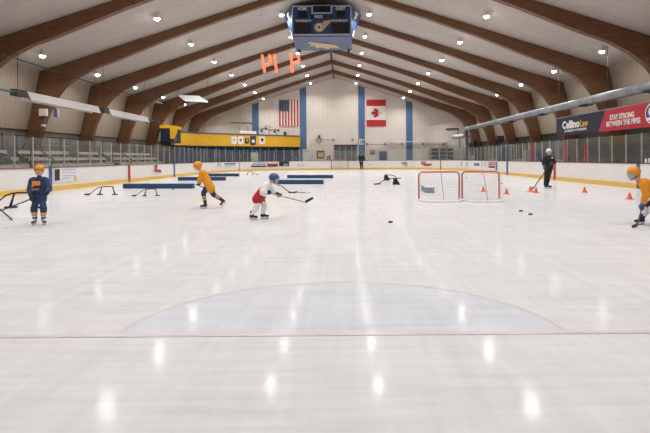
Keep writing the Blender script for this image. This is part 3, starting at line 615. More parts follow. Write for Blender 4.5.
# torn tan logo lettering under the board
mb = MB()
wing = [(-.85, 1.0), (-.3, 1.35), (.9, 1.9), (1.15, 2.8), (.5, 2.6), (.3, 2.95), (-.1, 2.5), (-.5, 2.7), (-.55, 2.1), (-.95, 2.2), (-.7, 1.6), (-1.0, 1.5)]
mb.prism([(SX+a, SY+b*1.05, z_-.075) for a, b in wing], (0, 0, .01)); mb.build('underside_logo', 'tan', st)
def fy(px, py): q = at(px, py, SY); return q.x, q.z
def face(name, m, px0, px1, py0, py1, off=.03):
    xa, za = fy(px0, py1); xb, zb = fy(px1, py0); mb = MB(); mb.box(xa, xb, SY-off, SY, za, zb); return mb.build(name, m, st)
face('clock_surround', 'softblue', 311.6, 332.0, 5.2, 13.8, .05); face('clock_display', 'sblack', 313, 330.7, 5.9, 12.6, .06)
face('score_display', 'sblack', 297.8, 307.3, 10.9, 17.9); face('score_display', 'sblack', 336.4, 345, 10.9, 17.9); face('period_display', 'sblack', 323.6, 327.2, 15.5, 18.4); face('period_display', 'sblack', 329.8, 333, 15.5, 18.4); face('possession_display', 'sblack', 311, 313.6, 15.5, 18.4)
face('penalty_display', 'sblack', 294.7, 311.3, 22.8, 33.6); face('penalty_display', 'sblack', 331.8, 349, 22.8, 33.6)
for bx_, s_ in (('HOME', (302.5, 9.1, .30, .54)), ('GUEST', (340.6, 8.8, .30, .60)), ('PERIOD', (318.7, 17.0, .22, .5)), ('PLYR PENALTY', (303.5, 21.2, .2, .98)), ('PLYR PENALTY', (340.2, 21.0, .2, 1.0))):
    x_, z__ = fy(s_[0], s_[1]); text('lettering', bx_, s_[2], (x_, SY-.05, z__), (1, 0, 0), (0, 0, 1), 'white', st, .006, width=s_[3], bold=.003)
# comet logo
pl = []
x_, z__ = fy(319.2, 27.6); r = .31
comet = [(math.cos(a), math.sin(a)) for a in [PI*.35+k*(PI*1.45)/14 for k in range(15)]]
tail = [(1.7, .55), (2.15, 1.05), (2.45, 1.62), (1.3, 1.45)]
mb = MB(); mb.prism([(x_+a*r*1.05, SY-.05, z__+b*r*.95) for a, b in comet+tail[:3]+[(.9, 1.35)]], (0, .03, 0)); mb.build('comet_logo', 'tan', st)
mb = MB(); mb.tube([(x_, SY-.06, z__), (x_, SY-.05, z__)], r*.62, 18); mb.build('logo_ring', 'white', st)
mb = MB(); mb.tube([(x_, SY-.07, z__), (x_, SY-.06, z__)], r*.42, 18); mb.build('logo_ring', 'olive', st)
mb = MB(); mb.prism([(x_+r*.3*math.sin(PI*k/5)*(1 if k % 2 else .45), SY-.08, z__+r*.36*math.cos(PI*k/5)*(1 if k % 2 else .45)) for k in range(10)], (0, .01, 0)); mb.build('logo_star', 'photoblk', st)
for sx_ in (-1.3, 1.3):
    for sy_ in (.4, 3.0):
        xx = SX+sx_; mb = MB(); mb.tube([(xx, SY+sy_, zt_-.15), (xx, SY+sy_, deckz(abs(xx-RX)))], .018, 6); mb.build('hanging_cable', 'dark', st)
for sx_ in (-1.7, 1.7):
    q = V((SX+sx_*1.02, SY+3.55, z_-.09)); mb = MB(); mb.box(q.x-.08, q.x+.08, q.y-.08, q.y+.08, q.z-.14, q.z+.05); mb.build('corner_bracket', 'dark', st)

# red reflection in the glass, built as glowing tubes under the left slope
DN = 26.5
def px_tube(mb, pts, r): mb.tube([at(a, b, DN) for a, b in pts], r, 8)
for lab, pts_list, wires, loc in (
    ('red reflection in the glass built as a glowing 4, leftmost of the three', [[(262, 55), (264.8, 72.5)], [(264, 65), (269.5, 63.5)], [(269.3, 54.5), (270.6, 62.5), (269.6, 64)]], (262, 55), (266, 64)),
    ('red reflection in the glass built as a glowing 1 beside the leftmost one', [[(274.6, 54.5), (276.6, 72.5)]], (274.6, 54.5), (275.5, 63)),
    ('red reflection in the glass built as a glowing 4, rightmost of the three', [[(290.8, 54), (292.3, 72.5)], [(292, 63.4), (298.3, 61.5)], [(297.8, 54.5), (299.2, 60.5), (298, 62.4)]], (290.8, 54), (295, 63))):
    t = thing('numeral_reflection', lab, 'glass_reflection', at(loc[0], loc[1], DN), 0, 'red glass reflections built as tubes under the left slope')
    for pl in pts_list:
        mb = MB(); px_tube(mb, pl, .07); mb.build('reflection_stroke', 'redreflect', t)
    q = at(wires[0], wires[1], DN); mb = MB(); mb.tube([q, (q.x, q.y, deckz(abs(q.x-RX)))], .006, 5); mb.build('hanging_wire', 'grey', t)  # wires are added to carry the reflection strokes, no sign hangs here

# ------------------------------------------------------------------ heaters, pipes, duct, banner
HX = -15.0; HZ = 4.50
def heater(ya, yb, lab, slope=0):
    t = thing('radiant_heater', lab, 'heater', (HX, ya, HZ), 0, 'white tube heaters hung over the left bleachers')
    mb = MB(); mb.prism([(HX-.28, ya, HZ-.24), (HX-.10, ya, HZ+.18), (HX+.10, ya, HZ+.18), (HX+.28, ya, HZ-.24), (HX+.25, ya, HZ-.24), (HX+.08, ya, HZ+.11), (HX-.08, ya, HZ+.11), (HX-.25, ya, HZ-.24)], (0, yb-ya, 0)); mb.build('reflector', 'heater', t)
    mb = MB(); mb.tube([(HX, ya-.05, HZ-.06), (HX, yb+.05, HZ-.06)], .06, 10); mb.build('burner_tube', 'grey', t)
    mb = MB(); mb.box(HX-.2, HX+.16, ya-.75, ya-.1, HZ-.1, HZ+.2); mb.build('burner_box', 'darkgrey', t, bevel=.02)
    for yy in (ya-.5, yb-.2):
        zz = deckz(abs(HX-RX)); mb = MB(); mb.tube([(HX, yy, HZ+.1), (HX, yy, zz)], .012, 6); mb.build('hanger_rod', 'dark', t)
heater(21.4, 27.6, 'white tube heater nearest the camera over the left bleachers')
heater(28.9, 34.6, 'second white tube heater along the left bleachers')
t = thing('burner_box', 'small dark burner box with a rod at the end of the second green pipe', 'burner', (HX, 36.4, HZ)); mb = MB(); mb.box(HX-.18, HX+.16, 36.1, 36.8, HZ-.14, HZ+.12); mb.build('box', 'darkgrey', t, bevel=.02); mb = MB(); mb.tube([(HX, 36.6, HZ+.1), (HX, 36.6, deckz(14))], .015, 6); mb.build('hanger_rod', 'dark', t)
mb = MB(); mb.tube([(HX, 16, HZ+.05), (HX, 20.68, HZ+.05)], .05, 8); tag(mb.build('hanging_gas_pipe', 'green'), 'green gas pipe leading into the nearest heater', 'pipe')
mb = MB(); mb.tube([(HX, 34.75, HZ), (HX, 36.1, HZ)], .06, 8); tag(mb.build('hanging_gas_pipe', 'green'), 'short green gas pipe between the second and third heaters', 'pipe')
mb = MB(); mb.tube([at(2, 54, 18.5)*1.0, at(16.5, 58.8, 20.4), at(106.6, 87.6, 29), at(150, 100, 37), at(176, 108, 44)], .03, 6); tag(mb.build('sprinkler_pipe', 'dark'), 'thin dark sprinkler pipe running along the left roof slope', 'pipe')
t = thing('hanging_baffle', 'flat white panel hung under the left roof slope', 'panel', at(193, 98.5, 38)); z_p = at(193, 98.5, 38).z
ps = [at(178.5, 96.3, 38), at(185, 100.5, 36.4), at(208, 101.5, 36.4), at(199, 97, 38.4)]
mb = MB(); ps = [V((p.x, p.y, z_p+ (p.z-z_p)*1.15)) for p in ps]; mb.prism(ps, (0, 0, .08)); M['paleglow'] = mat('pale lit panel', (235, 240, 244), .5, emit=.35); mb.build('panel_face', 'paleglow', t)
for p in (ps[0], ps[2]): 
    mb = MB(); mb.tube([p+V((0, 0, .08)), V((p.x, p.y, deckz(abs(p.x-RX))))], .015, 6); mb.build('hanging_wire', 'dark', t)
# duct
DX, DZ, DR = 13.75, 4.50, .235
t = thing('air_duct', 'large round silver air duct running above the right boards and elbowing down', 'air duct', (DX, 34, DZ))
mb = MB(); mb.tube([(DX, 14, DZ), (DX, 49.3, DZ)], DR, 20); mb.build('main_run', 'steel', t, smooth=True)
mb = MB(); mb.tube([(DX, 49.3, DZ), (DX, 49.8, DZ-.06), (DX, 50.05, DZ-.35), (DX, 50.1, DZ-.8)], DR*1.05, 20); mb.build('elbow', 'steel', t, smooth=True)
mb = MB(); mb.tube([(DX, 50.1, DZ-.8), (DX, 50.1, 0)], DR, 20); mb.build('downpipe', 'steel', t, smooth=True)
for yy in (19, 24.5, 30, 35.5, 41, 46.5):
    mb = MB(); mb.tube([(DX, yy-.05, DZ), (DX, yy+.05, DZ)], DR*1.07, 20); mb.build('joint_band', 'grey', t)
    mb = MB(); mb.box(DX-.2, DX+.2, yy+.5, yy+1.3, DZ-DR-.03, DZ-DR+.06); mb.build('air_grille', 'dark', t)
    pass
for yy in frame_y[1:]:
    if yy < 49:
        mb = MB(); mb.bar((DX+.1, yy, DZ+.1), (15.0, yy, DZ+.1), .06, .04); mb.build('support_bracket', 'grey', t)
q = at(468, 136, 55.5); t = thing('air_duct', 'short cream duct length near the far right corner', 'air duct', q)
mb = MB(); a, b = at(453, 137, 55.8), at(474.5, 135.2, 54.2); mb.tube([a, b], .26, 16); mb.build('run', 'heater', t, smooth=True)
mb = MB(); mb.tube([a.lerp(b, .62), a.lerp(b, .7)], .29, 16); mb.build('joint_band', 'grey', t)
mb = MB(); c = at(449.6, 135, 55.8); mb.box(c.x-.2, c.x+.2, c.y-.2, c.y+.2, at(449, 144.5, 55.8).z, at(449, 133, 55.8).z); mb.build('end_box', 'white', t)
mb = MB(); c = a.lerp(b, .3); mb.bar(V((c.x, c.y, 0)), c, .06, .06); c = a.lerp(b, .85); mb.bar(V((c.x, c.y, 0)), c, .06, .06); mb.build('stand', 'darkgrey', t)
t = thing('wall_bracket', 'black wall bracket arm above the cream duct', 'bracket', ew(452, 129)); mb = MB(); mb.bar(ew(446, 129, .2), ew(458.5, 128.3, .2), .2, .1); mb.build('arm', 'dark', t); mb = MB(); mb.bar(ew(457.6, 128.5, .2), ew(457.8, 134, .2), .06, .06); mb.build('drop', 'dark', t)

# banner on the right
BXx = 13.9
yA, yB = F*BXx/(556.6-CX), F*BXx/(690-CX); zT, zB = 3.83, 2.72
t = thing('advert_banner', 'long navy and red advert banner hung above the right boards', 'banner', (BXx, (yA+yB)/2, zB))
ysp = F*BXx/(598.5-CX); ysp2 = F*BXx/(606-CX)
mb = MB(); mb.prism([(BXx, yA, zB), (BXx, ysp, zB), (BXx, ysp2, zT), (BXx, yA, zT)], (.05, 0, 0)); mb.build('navy_section', 'bannavy', t)
mb = MB(); mb.prism([(BXx, ysp, zB), (BXx, yB, zB), (BXx, yB, zT), (BXx, ysp2, zT)], (.05, 0, 0)); mb.build('red_section', 'red2', t)
def by(px): return F*BXx/(px-CX)
yy = by(569.8); wL = by(563)-by(579.5); text('lettering', 'Cellino', .62, (BXx-.02, (by(563)+by(579.8))/2, 3.33), (0, -1, 0), (0, 0, 1), 'white', t, .006, width=by(563)-by(580.2), bold=.03)
text('lettering', 'Law', .55, (BXx-.02, (by(580.6)+by(588.5))/2, 3.30), (0, -1, 0), (0, 0, 1), 'gold', t, .006, width=by(580.6)-by(588.5), bold=.01)
text('lettering', 'ACCIDENT ATTORNEYS', .17, (BXx-.02, (by(565)+by(587))/2, 2.97), (0, -1, 0), (0, 0, 1), 'white', t, .006, width=by(565)-by(587), bold=.005)
text('lettering', 'STAY STRONG', .36, (BXx-.02, (by(610.6)+by(635))/2, 3.38), (0, -1, 0), (0, 0, 1), 'white', t, .006, width=by(610.6)-by(635), bold=.012)
text('lettering', 'BETWEEN THE PIPES', .36, (BXx-.02, (by(607)+by(641))/2, 3.06), (0, -1, 0), (0, 0, 1), 'white', t, .006, width=by(607)-by(641), bold=.010)
c = V((BXx-.01, by(653), 3.31)); mb = MB(); mb.tube([c, c-V((.012, 0, 0))], .47, 28); mb.build('round_logo', 'white', t)
mb = MB(); mb.tube([c-V((.012, 0, 0)), c-V((.02, 0, 0))], .41, 28); mb.build('logo_disc', 'helmB', t)
text('lettering', 'C', .62, c+V((-.03, 0, .06)), (0, -1, 0), (0, 0, 1), 'white', t, .006, bold=.03)
mb = MB(); mb.box(c.x-.03, c.x-.02, c.y-.36, c.y+.36, c.z-.3, c.z-.17); mb.build('logo_bar', 'white', t)
mb = MB(); mb.bar((BXx+.03, yA, zT+.03), (BXx+.03, yB, zT+.03), .06, .06); mb.build('top_rail', 'steel', t)
for yy in (yA-.3, (yA+yB)/2, yB+.3):
    mb = MB(); mb.tube([(BXx+.03, yy, zT), (BXx+.03, yy, deckz(BXx-RX))], .015, 6); mb.build('hanging_wire', 'dark', t)

# signs on the left arch frame
FYs = 26.2
t = thing('wall_sign', 'white square sign on the left arch leg under the heater', 'sign', at(43, 112.5, 25.9)); q = at(39.3, 116, 25.95); q2 = at(47, 108.8, 25.95); mb = MB(); mb.box(q.x, q2.x, q.y-.04, q.y+.08, q.z, q2.z); mb.build('plate', 'white', t); mb = MB(); mb.box(q.x+.05, q2.x-.05, q.y-.05, q.y-.04, q.z+.05, q2.z-.05); mb.build('face', 'board', t)
t = thing('lamp_box', 'tiny white emergency lamp box lower on the left arch leg', 'lamp', at(43.5, 125.7, 25.9)); q = at(43.5, 125.7, 25.95); mb = MB(); mb.box(q.x-.1, q.x+.1, q.y-.05, q.y+.08, q.z-.06, q.z+.06); mb.build('housing', 'white', t, bevel=.02); mb = MB(); mb.ball(q+V((-.05, -.07, .03)), .04); mb.ball(q+V((.05, -.07, .03)), .04); mb.build('bulbs', 'white', t)
t = thing('security_camera', 'white camera and pale blue flag bracket beside the left arch leg', 'camera', at(57, 112, 26.5)); q = at(56.5, 113.5, 27.5)
mb = MB(); mb.box(q.x-.12, q.x+.12, q.y-.1, q.y+.1, q.z-.22, q.z+.25); mb.build('flag_plate', 'softblue', t); mb = MB(); mb.tube([q+V((-.25, 0, .4)), q+V((.3, 0, .45))], [.09, .06], 10); mb.build('camera_body', 'white', t)
wx = lambda z: RX-EA-.85*(ZE-z)/(ZE-3.15)
mb = MB(); mb.tube([q+V((0, 0, .3)), V((wx(q.z+.3)+.02, q.y, q.z+.3))], .03, 6); mb.build('arm', 'grey', t)

# ------------------------------------------------------------------ bleachers on the left
def bleacher(y0, y1, lab):
    t = thing('bleacher', lab, 'bleacher', (-14.2, y0, 0), 0, 'aluminium bleachers behind the left glass')
    for r in range(5):
        x = -14.55-r*.56; z = .5+r*.36
        mb = MB(); mb.box(x-.26, x, y0, y1, z-.05, z); mb.build('seat_plank', 'bench', t)
        mb = MB(); mb.box(x-.50, x-.30, y0, y1, z-.32, z-.28); mb.box(x-.01, x+.01, y0, y1, z-.18, z-.06); mb.build('foot_plank', 'bench', t)
    n = max(2, int((y1-y0)/1.9))
    for k in range(n+1):
        y = y0+.1+(y1-y0-.2)*k/n; mb = MB(); mb.bar((-14.5, y, .05), (-17.05, y, 1.85), .07, .1); mb.bar((-14.6, y, 0), (-14.6, y, .45), .06, .06); mb.bar((-15.8, y, 0), (-15.8, y, 1.2), .06, .06); mb.bar((-16.95, y, 0), (-16.95, y, 2.75), .05, .05); mb.build('support_frame', 'dark', t)
    mb = MB(); mb.tube([(-16.95, y0, 2.75), (-16.95, y1, 2.75)], .03, 6); mb.tube([(-16.95, y0, 2.4), (-16.95, y1, 2.4)], .02, 6); mb.build('back_rail', 'dark', t)
bleacher(15, 22.6, 'light plank bleacher section nearest the camera behind the left glass')
bleacher(23.4, 31, 'second light plank bleacher section behind the left glass')
bleacher(31.8, 39.4, 'third light plank bleacher section behind the left glass')
def barrier(y0, y1, lab):        # low white block wall and dark rails between boards and bleachers
    t = thing('stair_rail', lab, 'railing', (-14.1, y0, 0), 0, 'dark stair rails at the left bleachers')
    mb = MB(); mb.tube([(-14.1, y0, 1.0), (-14.1, y0+.6, 1.35), (-15.8, y0+1.3, 2.3)], .035, 6); mb.build('handrail', 'dark', t)
    mb = MB(); mb.tube([(-14.1, y0, 0), (-14.1, y0, 1.0)], .03, 6); mb.tube([(-15.8, y0+1.3, 0), (-15.8, y0+1.3, 2.3)], .03, 6); mb.build('upright', 'dark', t)
barrier(18, 1, 'diagonal dark stair rail nearest the camera behind the left glass'); barrier(21.6, 1, 'diagonal dark stair rail behind the boy in navy'); barrier(29.8, 1, 'diagonal dark stair rail farther along the left bleachers')
M['tarp'] = mat('dark blue tarp', (38, 46, 62), .8, scale=6, var=.3, bump=.5)
for (px, py, D, sx_, sy_, sz_, m, lab) in ((4, 150, 20.2, .9, .5, .75, 'teal', 'heap of dark green bags at the left edge of the top bleacher row'), (22, 150, 20.9, .55, .5, .42, 'tarp', 'dark navy coat heap beside the seated spectator'), (80, 150, 27.6, .45, .4, .55, 'teal', 'greenish bag on the second bleacher section')):
    q = at(px, py, D); bx_, by_ = max(-16.9, min(-15.6, q.x)), D
    row = min(4, max(0, round((-14.55-bx_)/.56))); bx_ = -14.68-row*.56; bz = .5+row*.36
    mb = MB(); rnd = random.Random(px)
    for k in range(7): mb.ball((bx_+rnd.uniform(-.06, .1), by_+rnd.uniform(-sx_, sx_)*.6, bz+rnd.uniform(.12, sz_*.55)), (rnd.uniform(.12, .17), rnd.uniform(.18, .34), rnd.uniform(.13, .25)))
    mb.ball((bx_, by_, bz+.12), (.15, sx_*.6, .13)); o = mb.build('bag_heap', m); tag(o, lab, 'bag'); baked(o, .04, 3)

# ------------------------------------------------------------------ right side behind the glass
t = thing('bench_partition', 'pale glass partition with posts behind the right players bench', 'partition', (15.2, 36, 0))
for k in range(16):
    y = 30.5+k*1.1; mb = MB(); mb.bar((15.0, y, 0), (15.0, y, 2.5), .07, .07); mb.build('post', 'grey', t)
    if k < 15:
        mb = MB(); mb.box(14.99, 15.01, y+.05, y+1.05, 1.2, 2.45); mb.build('pane', 'glass', t); mb = MB(); mb.box(14.97, 15.03, y+.04, y+1.06, 0, 1.2); mb.build('lower_panel', 'grey', t)
def simple_bench(y0, y1, lab):
    t = thing('players_bench', lab, 'bench', (14.1, y0, 0), 0, 'players benches behind the right boards')
    mb = MB(); mb.box(13.9, 14.3, y0, y1, .42, .48); mb.build('seat', 'bench', t)
    for y in (y0+.2, (y0+y1)/2, y1-.2):
        mb = MB(); mb.box(13.95, 14.25, y-.04, y+.04, -.02, .42); mb.build('leg', 'dark', t)
simple_bench(20, 27.5, 'players bench nearer the camera behind the right glass'); simple_bench(31, 39, 'players bench farther along behind the right glass')
q = at(470, 158, 45); t = thing('storage_bin', 'white bin standing behind the far right corner glass', 'bin', (q.x, 46.5, 0)); g = V((at(470.5, 158, 50.8).x, 50.8, 0)); t.location = g
mb = MB(); mb.tube([g, g+V((0, 0, 1.5))], [.32, .36], 4); mb.build('body', 'white', t); mb = MB(); mb.box(g.x-.3, g.x+.3, g.y-.3, g.y+.3, 1.5, 1.6); mb.build('lid', 'white', t)
for px, wd, hz, m, lab, D in ((503.5, 1.0, 2.3, 'seatblue', 'tall dark blue locker behind the right corner glass', 38.5), (538, .9, 1.75, 'seatblue', 'blue crate stack behind the right glass left of the coach', 32), (529, .5, 1.9, 'gold', 'yellowish upright board behind the right glass', 33.5)):
    g = V((14.2, F*14.2/(px-CX), 0)); t = thing('storage_locker', lab, 'locker', g)
    mb = MB(); mb.box(g.x-.3, g.x+.3, g.y-wd/2, g.y+wd/2, 0, hz); mb.build('carcass', m if m != 'gold' else 'tan', t, bevel=.02); mb = MB(); mb.box(g.x-.33, g.x-.3, g.y-wd/2+.05, g.y+wd/2-.05, .1, hz-.08); mb.build('door', m if m != 'gold' else 'olive', t)
g = V((at(480, 158, 50).x, 52, 0)); t = thing('pillar_heater', 'dark floor standing fan heater behind the far right corner glass', 'heater', g)
mb = MB(); mb.box(g.x-.12, g.x+.12, g.y-.12, g.y+.12, 0, 2.7); mb.build('column', 'darkgrey', t); mb = MB(); mb.box(g.x-.2, g.x+.3, g.y-.2, g.y+.2, 2.7, 3.3); mb.build('head', 'dark', t)
g = V((14.6, F*14.6/(500.3-CX), 0)); t = thing('speaker_post', 'dark pole with a box on top behind the right corner glass', 'pole', g); mb = MB(); mb.bar(g, g+V((0, 0, 2.9)), .22, .22); mb.build('pole', 'darkgrey', t); mb = MB(); mb.box(g.x-.3, g.x+.3, g.y-.2, g.y+.2, 2.9, 3.35); mb.build('box', 'dark', t)
# storage rack at far wall right
t = thing('storage_rack', 'pale metal storage rack with dark shelves against the far wall right', 'rack', (ew(446, 168).x, EY-.6, 0))
for i, (a, b) in enumerate(((431, 438), (439.3, 446.6), (447.6, 453.6))):
    for py in (148.2, 152.2, 156.2):
        A_, B_ = ew(a, py+2.9, .9), ew(b, py+.2, .9); mb = MB(); mb.box(A_.x, B_.x, EY-.9, EY-.1, A_.z, B_.z); mb.build('shelf_load', 'darkgrey' if (i+int(py)) % 2 else 'dark', t)
        mb = MB(); mb.box(A_.x-.05, B_.x+.05, EY-.95, EY-.05, A_.z-.08, A_.z); mb.build('shelf', 'bench', t)
    for q in (a-.4, b+.4):
        mb = MB(); mb.bar(V((ew(q, 150, .9).x, EY-.92, 0)), V((ew(q, 147, .9).x, EY-.92, ew(q, 146.6, .9).z)), .07, .07); mb.build('upright', 'grey', t)

# ------------------------------------------------------------------ foam barriers
def foam(px0, px1, pyb, lab, hh=.235, dep=.3, tilt=0):
    a = ground(px0, pyb); b = ground(px1, pyb+tilt); t = thing('foam_barrier', lab, 'foam barrier', ((a.x+b.x)/2, (a.y+b.y)/2, 0), 0, 'navy foam barriers laid on the ice')
    d = (b-a).normalized(); n = V((-d.y, d.x, 0))*dep
    mb = MB(); U = V((0, 0, 1)); mb.hexa([a, b, b+n, a+n, a+U*hh, b+U*hh, b+n+U*hh, a+n+U*hh]); mb.build('foam_block', 'foam', t, bevel=.03)
    for f_ in (.33, .67):
        c = a.lerp(b, f_); mb = MB(); c1, c2 = c-d*.02-n*.03, c+d*.02-n*.03; nn = n*1.06
        mb.hexa([c1, c2, c2+nn, c1+nn, c1+U*(hh+.006), c2+U*(hh+.006), c2+nn+U*(hh+.006), c1+nn+U*(hh+.006)]); mb.build('seam_strap', 'pnavy', t)
foam(122.5, 192.3, 188.6, 'long navy foam barrier nearest the left, in front of a stick trainer', tilt=.0)
foam(177.5, 224.5, 180.6, 'navy foam barrier behind the yellow skater, lower of two')
foam(198.5, 238, 176.4, 'navy foam barrier behind the yellow skater, upper of two')
foam(276, 323, 184.2, 'navy foam barrier just behind the white and red skater')
foam(287, 332.6, 178.3, 'navy foam barrier farther back toward the far net')

# ------------------------------------------------------------------ stick trainers
def trainer(loc, rz, s, lab, blade=True):
    """arched passing trainer: crossbar on two flared legs and a hockey stick arm reaching down to the ice"""
    t = thing('stick_trainer', lab, 'stick trainer', loc, rz, 'black stick trainers standing on the ice')
    W = parent_world(t)
    def T(p): return W @ (V(p)*s)
    for sx_ in (0, 1):
        x0 = .0 if sx_ == 0 else .56; x1 = -.12 if sx_ == 0 else .68
        mb = MB(); mb.tube([T((x0, 0, .42)), T((x0+(x1-x0)*.5, .0, .24)), T((x1, 0, .06))], [.022*s, .028*s, .04*s], 8); mb.build('leg', 'black', t)
        mb = MB(); mb.prism([T((x1-.12, -.10, 0)), T((x1+.12, -.10, 0)), T((x1+.12, .12, 0)), T((x1-.12, .12, 0))], T((0, 0, .05))-T((0, 0, 0))); mb.build('foot', 'black', t, bevel=.012)
    mb = MB(); mb.tube([T((-.06, 0, .41)), T((.1, 0, .435)), T((.45, 0, .435)), T((.62, 0, .41))], .024*s, 8); mb.build('crossbar', 'black', t)
    mb = MB(); mb.tube([T((-.04, -.02, .42)), T((-.22, -.05, .36)), T((-.38, -.08, .22)), T((-.52, -.10, .10)), T((-.60, -.11, .05))], .02*s, 8); mb.build('stick_arm', 'black', t)
    mb = MB(); mb.prism([T((-.58, -.12, .09)), T((-.60, -.12, .0)), T((-.86, -.14, .0)), T((-.88, -.14, .05)), T((-.80, -.13, .08))], T((0, .03, 0))-T((0, 0, 0))); mb.build('blade', 'black', t)
g = ground(102, 194.8); trainer(g, 0, .76, 'black arched stick trainer standing before the left boards')
g = ground(14.5, 208); trainer((g.x, g.y, 0), -.1, 1.05, 'black arched stick trainer behind the boy in navy')
g = ground(146.5, 196); trainer(g, 0, .62, 'black arched stick trainer in front of the long navy foam barrier')
g = ground(252, 174.8); trainer(g, PI, .62, 'small distant stick trainer near the far boards')
ga, gb = ground(386.2, 180.4), ground(395.5, 184.6); t = thing('stick_trainer', 'black curved stick trainer on two wedge feet left of the nets', 'stick trainer', gb, 0, 'black stick trainers standing on the ice')
for q, hh in ((ga, .36), (gb, .32)):
    mb = MB(); mb.prism([q+V((-.10, -.06, hh)), q+V((.06, -.06, hh)), q+V((.24, -.1, .0)), q+V((-.16, -.1, .0))], (0, .14, 0)); mb.build('wedge_foot', 'black', t, bevel=.01)
mb = MB(); ta, tb = ga+V((0, 0, .34)), gb+V((.1, 0, .32)); mb.tube([ta+V((-.05, 0, 0)), ta.lerp(tb, .35)+V((.05, 0, .07)), ta.lerp(tb, .7)+V((.08, 0, .06)), tb], .024, 8); mb.build('curved_arm', 'black', t)
D_ = gb.y; mb = MB(); mb.tube([at(401, 178.2, D_), at(387, 178.4, D_), at(383, 180.6, D_), at(379.5, 183.2, D_)], .02, 8); mb.build('stick_arm', 'black', t)
mb = MB(); q = at(379.8, 183.6, D_); mb.prism([V((q.x+.05, D_, .10)), V((q.x+.03, D_, .02)), V((q.x-.3, D_, .0)), V((q.x-.31, D_, .06))], (0, .03, 0)); mb.build('blade', 'black', t)
# trainer with a curved arm beyond the white and red skater
g = ground(292, 193); t = thing('stick_trainer', 'curved arm stick trainer lying beyond the white and red skater', 'stick trainer', g, 0, 'black stick trainers standing on the ice')
D = g.y; mb = MB(); mb.tube([at(277, 184.7, D), at(282, 186.3, D), at(286, 189.6, D), at(289.5, 192.3, D)], .018, 8); mb.build('curved_arm', 'black', t)
mb = MB(); mb.tube([at(288.5, 192, D), at(292.5, 192.8, D), at(297, 191.8, D)], [.03, .042, .03], 8); mb.build('base_bar', 'black', t)
mb = MB(); mb.tube([at(296.5, 192, D), at(309, 193.1, D)], .014, 8); mb.build('straight_arm', 'dark', t); mb = MB(); mb.tube([at(308.5, 193, D), at(310.2, 193.2, D)], .03, 8); mb.build('end_knob', 'black', t)

# loose shaft lying at the left edge
g0 = ground(-9, 209); g1 = ground(12, 220.5); mb = MB(); mb.bar(g0+V((0, 0, .22)), g1+V((0, 0, .02)), .025, .03); tag(mb.build('stick_shaft', 'shaft'), 'dark stick shaft slanting down to the ice at the left edge', 'stick')

# ------------------------------------------------------------------ nets
def net(pl, pr, pyb, depth, hh, lab, wid=None, back_to_cam=True):
    a, b = ground(pl, pyb), ground(pr, pyb); a.y = b.y = (a.y+b.y)/2; a.x = uv(pl, pyb)[0]*a.y/F; b.x = uv(pr, pyb)[0]*b.y/F
    W = b.x-a.x; t = thing('goal_net', lab, 'hockey net', ((a.x+b.x)/2, a.y, 0), 0, 'hockey nets on the ice'); s = -1 if back_to_cam else 1
    r = .028 if hh < 1.1 else .04; cr = .12
    def arc(c0, a0, a1, y): return [V((c0[0]+cr*math.cos(a0+(a1-a0)*k/5), y, c0[1]+cr*math.sin(a0+(a1-a0)*k/5))) for k in range(6)]
    path = [V((a.x, a.y, 0))]+arc((a.x+cr, hh-cr), PI, PI/2, a.y)+arc((b.x-cr, hh-cr), PI/2, 0, a.y)+[V((b.x, a.y, 0))]
    mb = MB(); mb.tube(path, r, 10); mb.build('red_frame', 'redpipe', t, smooth=True)
    yb = a.y+s*depth; base = [V((a.x, a.y, .03)), V((a.x+.02, a.y+s*depth*.6, .03)), V((a.x+.18, yb, .03)), V((b.x-.18, yb, .03)), V((b.x-.02, a.y+s*depth*.6, .03)), V((b.x, a.y, .03))]
    mb = MB(); mb.tube(base, .03, 8); mb.build('base_frame', 'white', t)
    mx = (a.x+b.x)/2; tdep = depth*.45
    mb = MB(); mb.tube([V((mx, a.y, hh)), V((mx, a.y+s*tdep, hh-.06)), V((mx+.0, yb, .03))], .012, 6); mb.build('centre_brace', 'grey', t)
    # netting : thin strands over back and sides
    mb = MB(); n = int(W/.09); m = int(hh/.09)
    def surf(u_, w_):     # u_ across 0..1, w_ 0 (top front) ..1 (bottom back)
        x_in = .18*max(0, (w_-.2))/.8
        x = a.x+x_in+(W-2*x_in)*u_
        if w_ < .25: y_ = a.y+s*tdep*(w_/.25); z = hh-.06*(w_/.25)
        else: q_ = (w_-.25)/.75; y_ = a.y+s*(tdep+(depth-tdep)*q_); z = (hh-.06)*(1-q_)+.03*q_
        return V((x, y_, z))
    for i in range(n+1): mb.tube([surf(i/n, w_) for w_ in (0, .12, .25, .5, .75, 1)], .0032 if hh < 1.1 else .005, 3, False)
    for j in range(m+4): mb.tube([surf(i/8, j/(m+3)) for i in range(9)], .0032 if hh < 1.1 else .005, 3, False)
    for side in (0, 1):
        X = a.x if side == 0 else b.x
        for j in range(1, m): 
            w_ = .25+.75*j/m; q_ = surf(side, w_); mb.tube([V((X, a.y, q_.z)), q_], .0025, 3, False)
        for k in range(1, 6):
            f_ = k/6; y_ = a.y+s*depth*f_; zt2 = hh if f_ < .45 else hh*(1-(f_-.45)/.55); mb.tube([V((X+(.01 if side == 0 else -.01), y_, .03)), V((X, y_, zt2-.03))], .0025, 3, False)
    mb.build('netting', 'net', t)
net(419, 459.3, 200.3, .72, .93, 'small red framed net on the left of the pair')
net(462.2, 499.3, 200.3, .72, .93, 'small red framed net on the right of the pair')
net(331.5, 348, 169.9, .9, 1.2, 'full size red net far away before the smoked glass doors', back_to_cam=False)

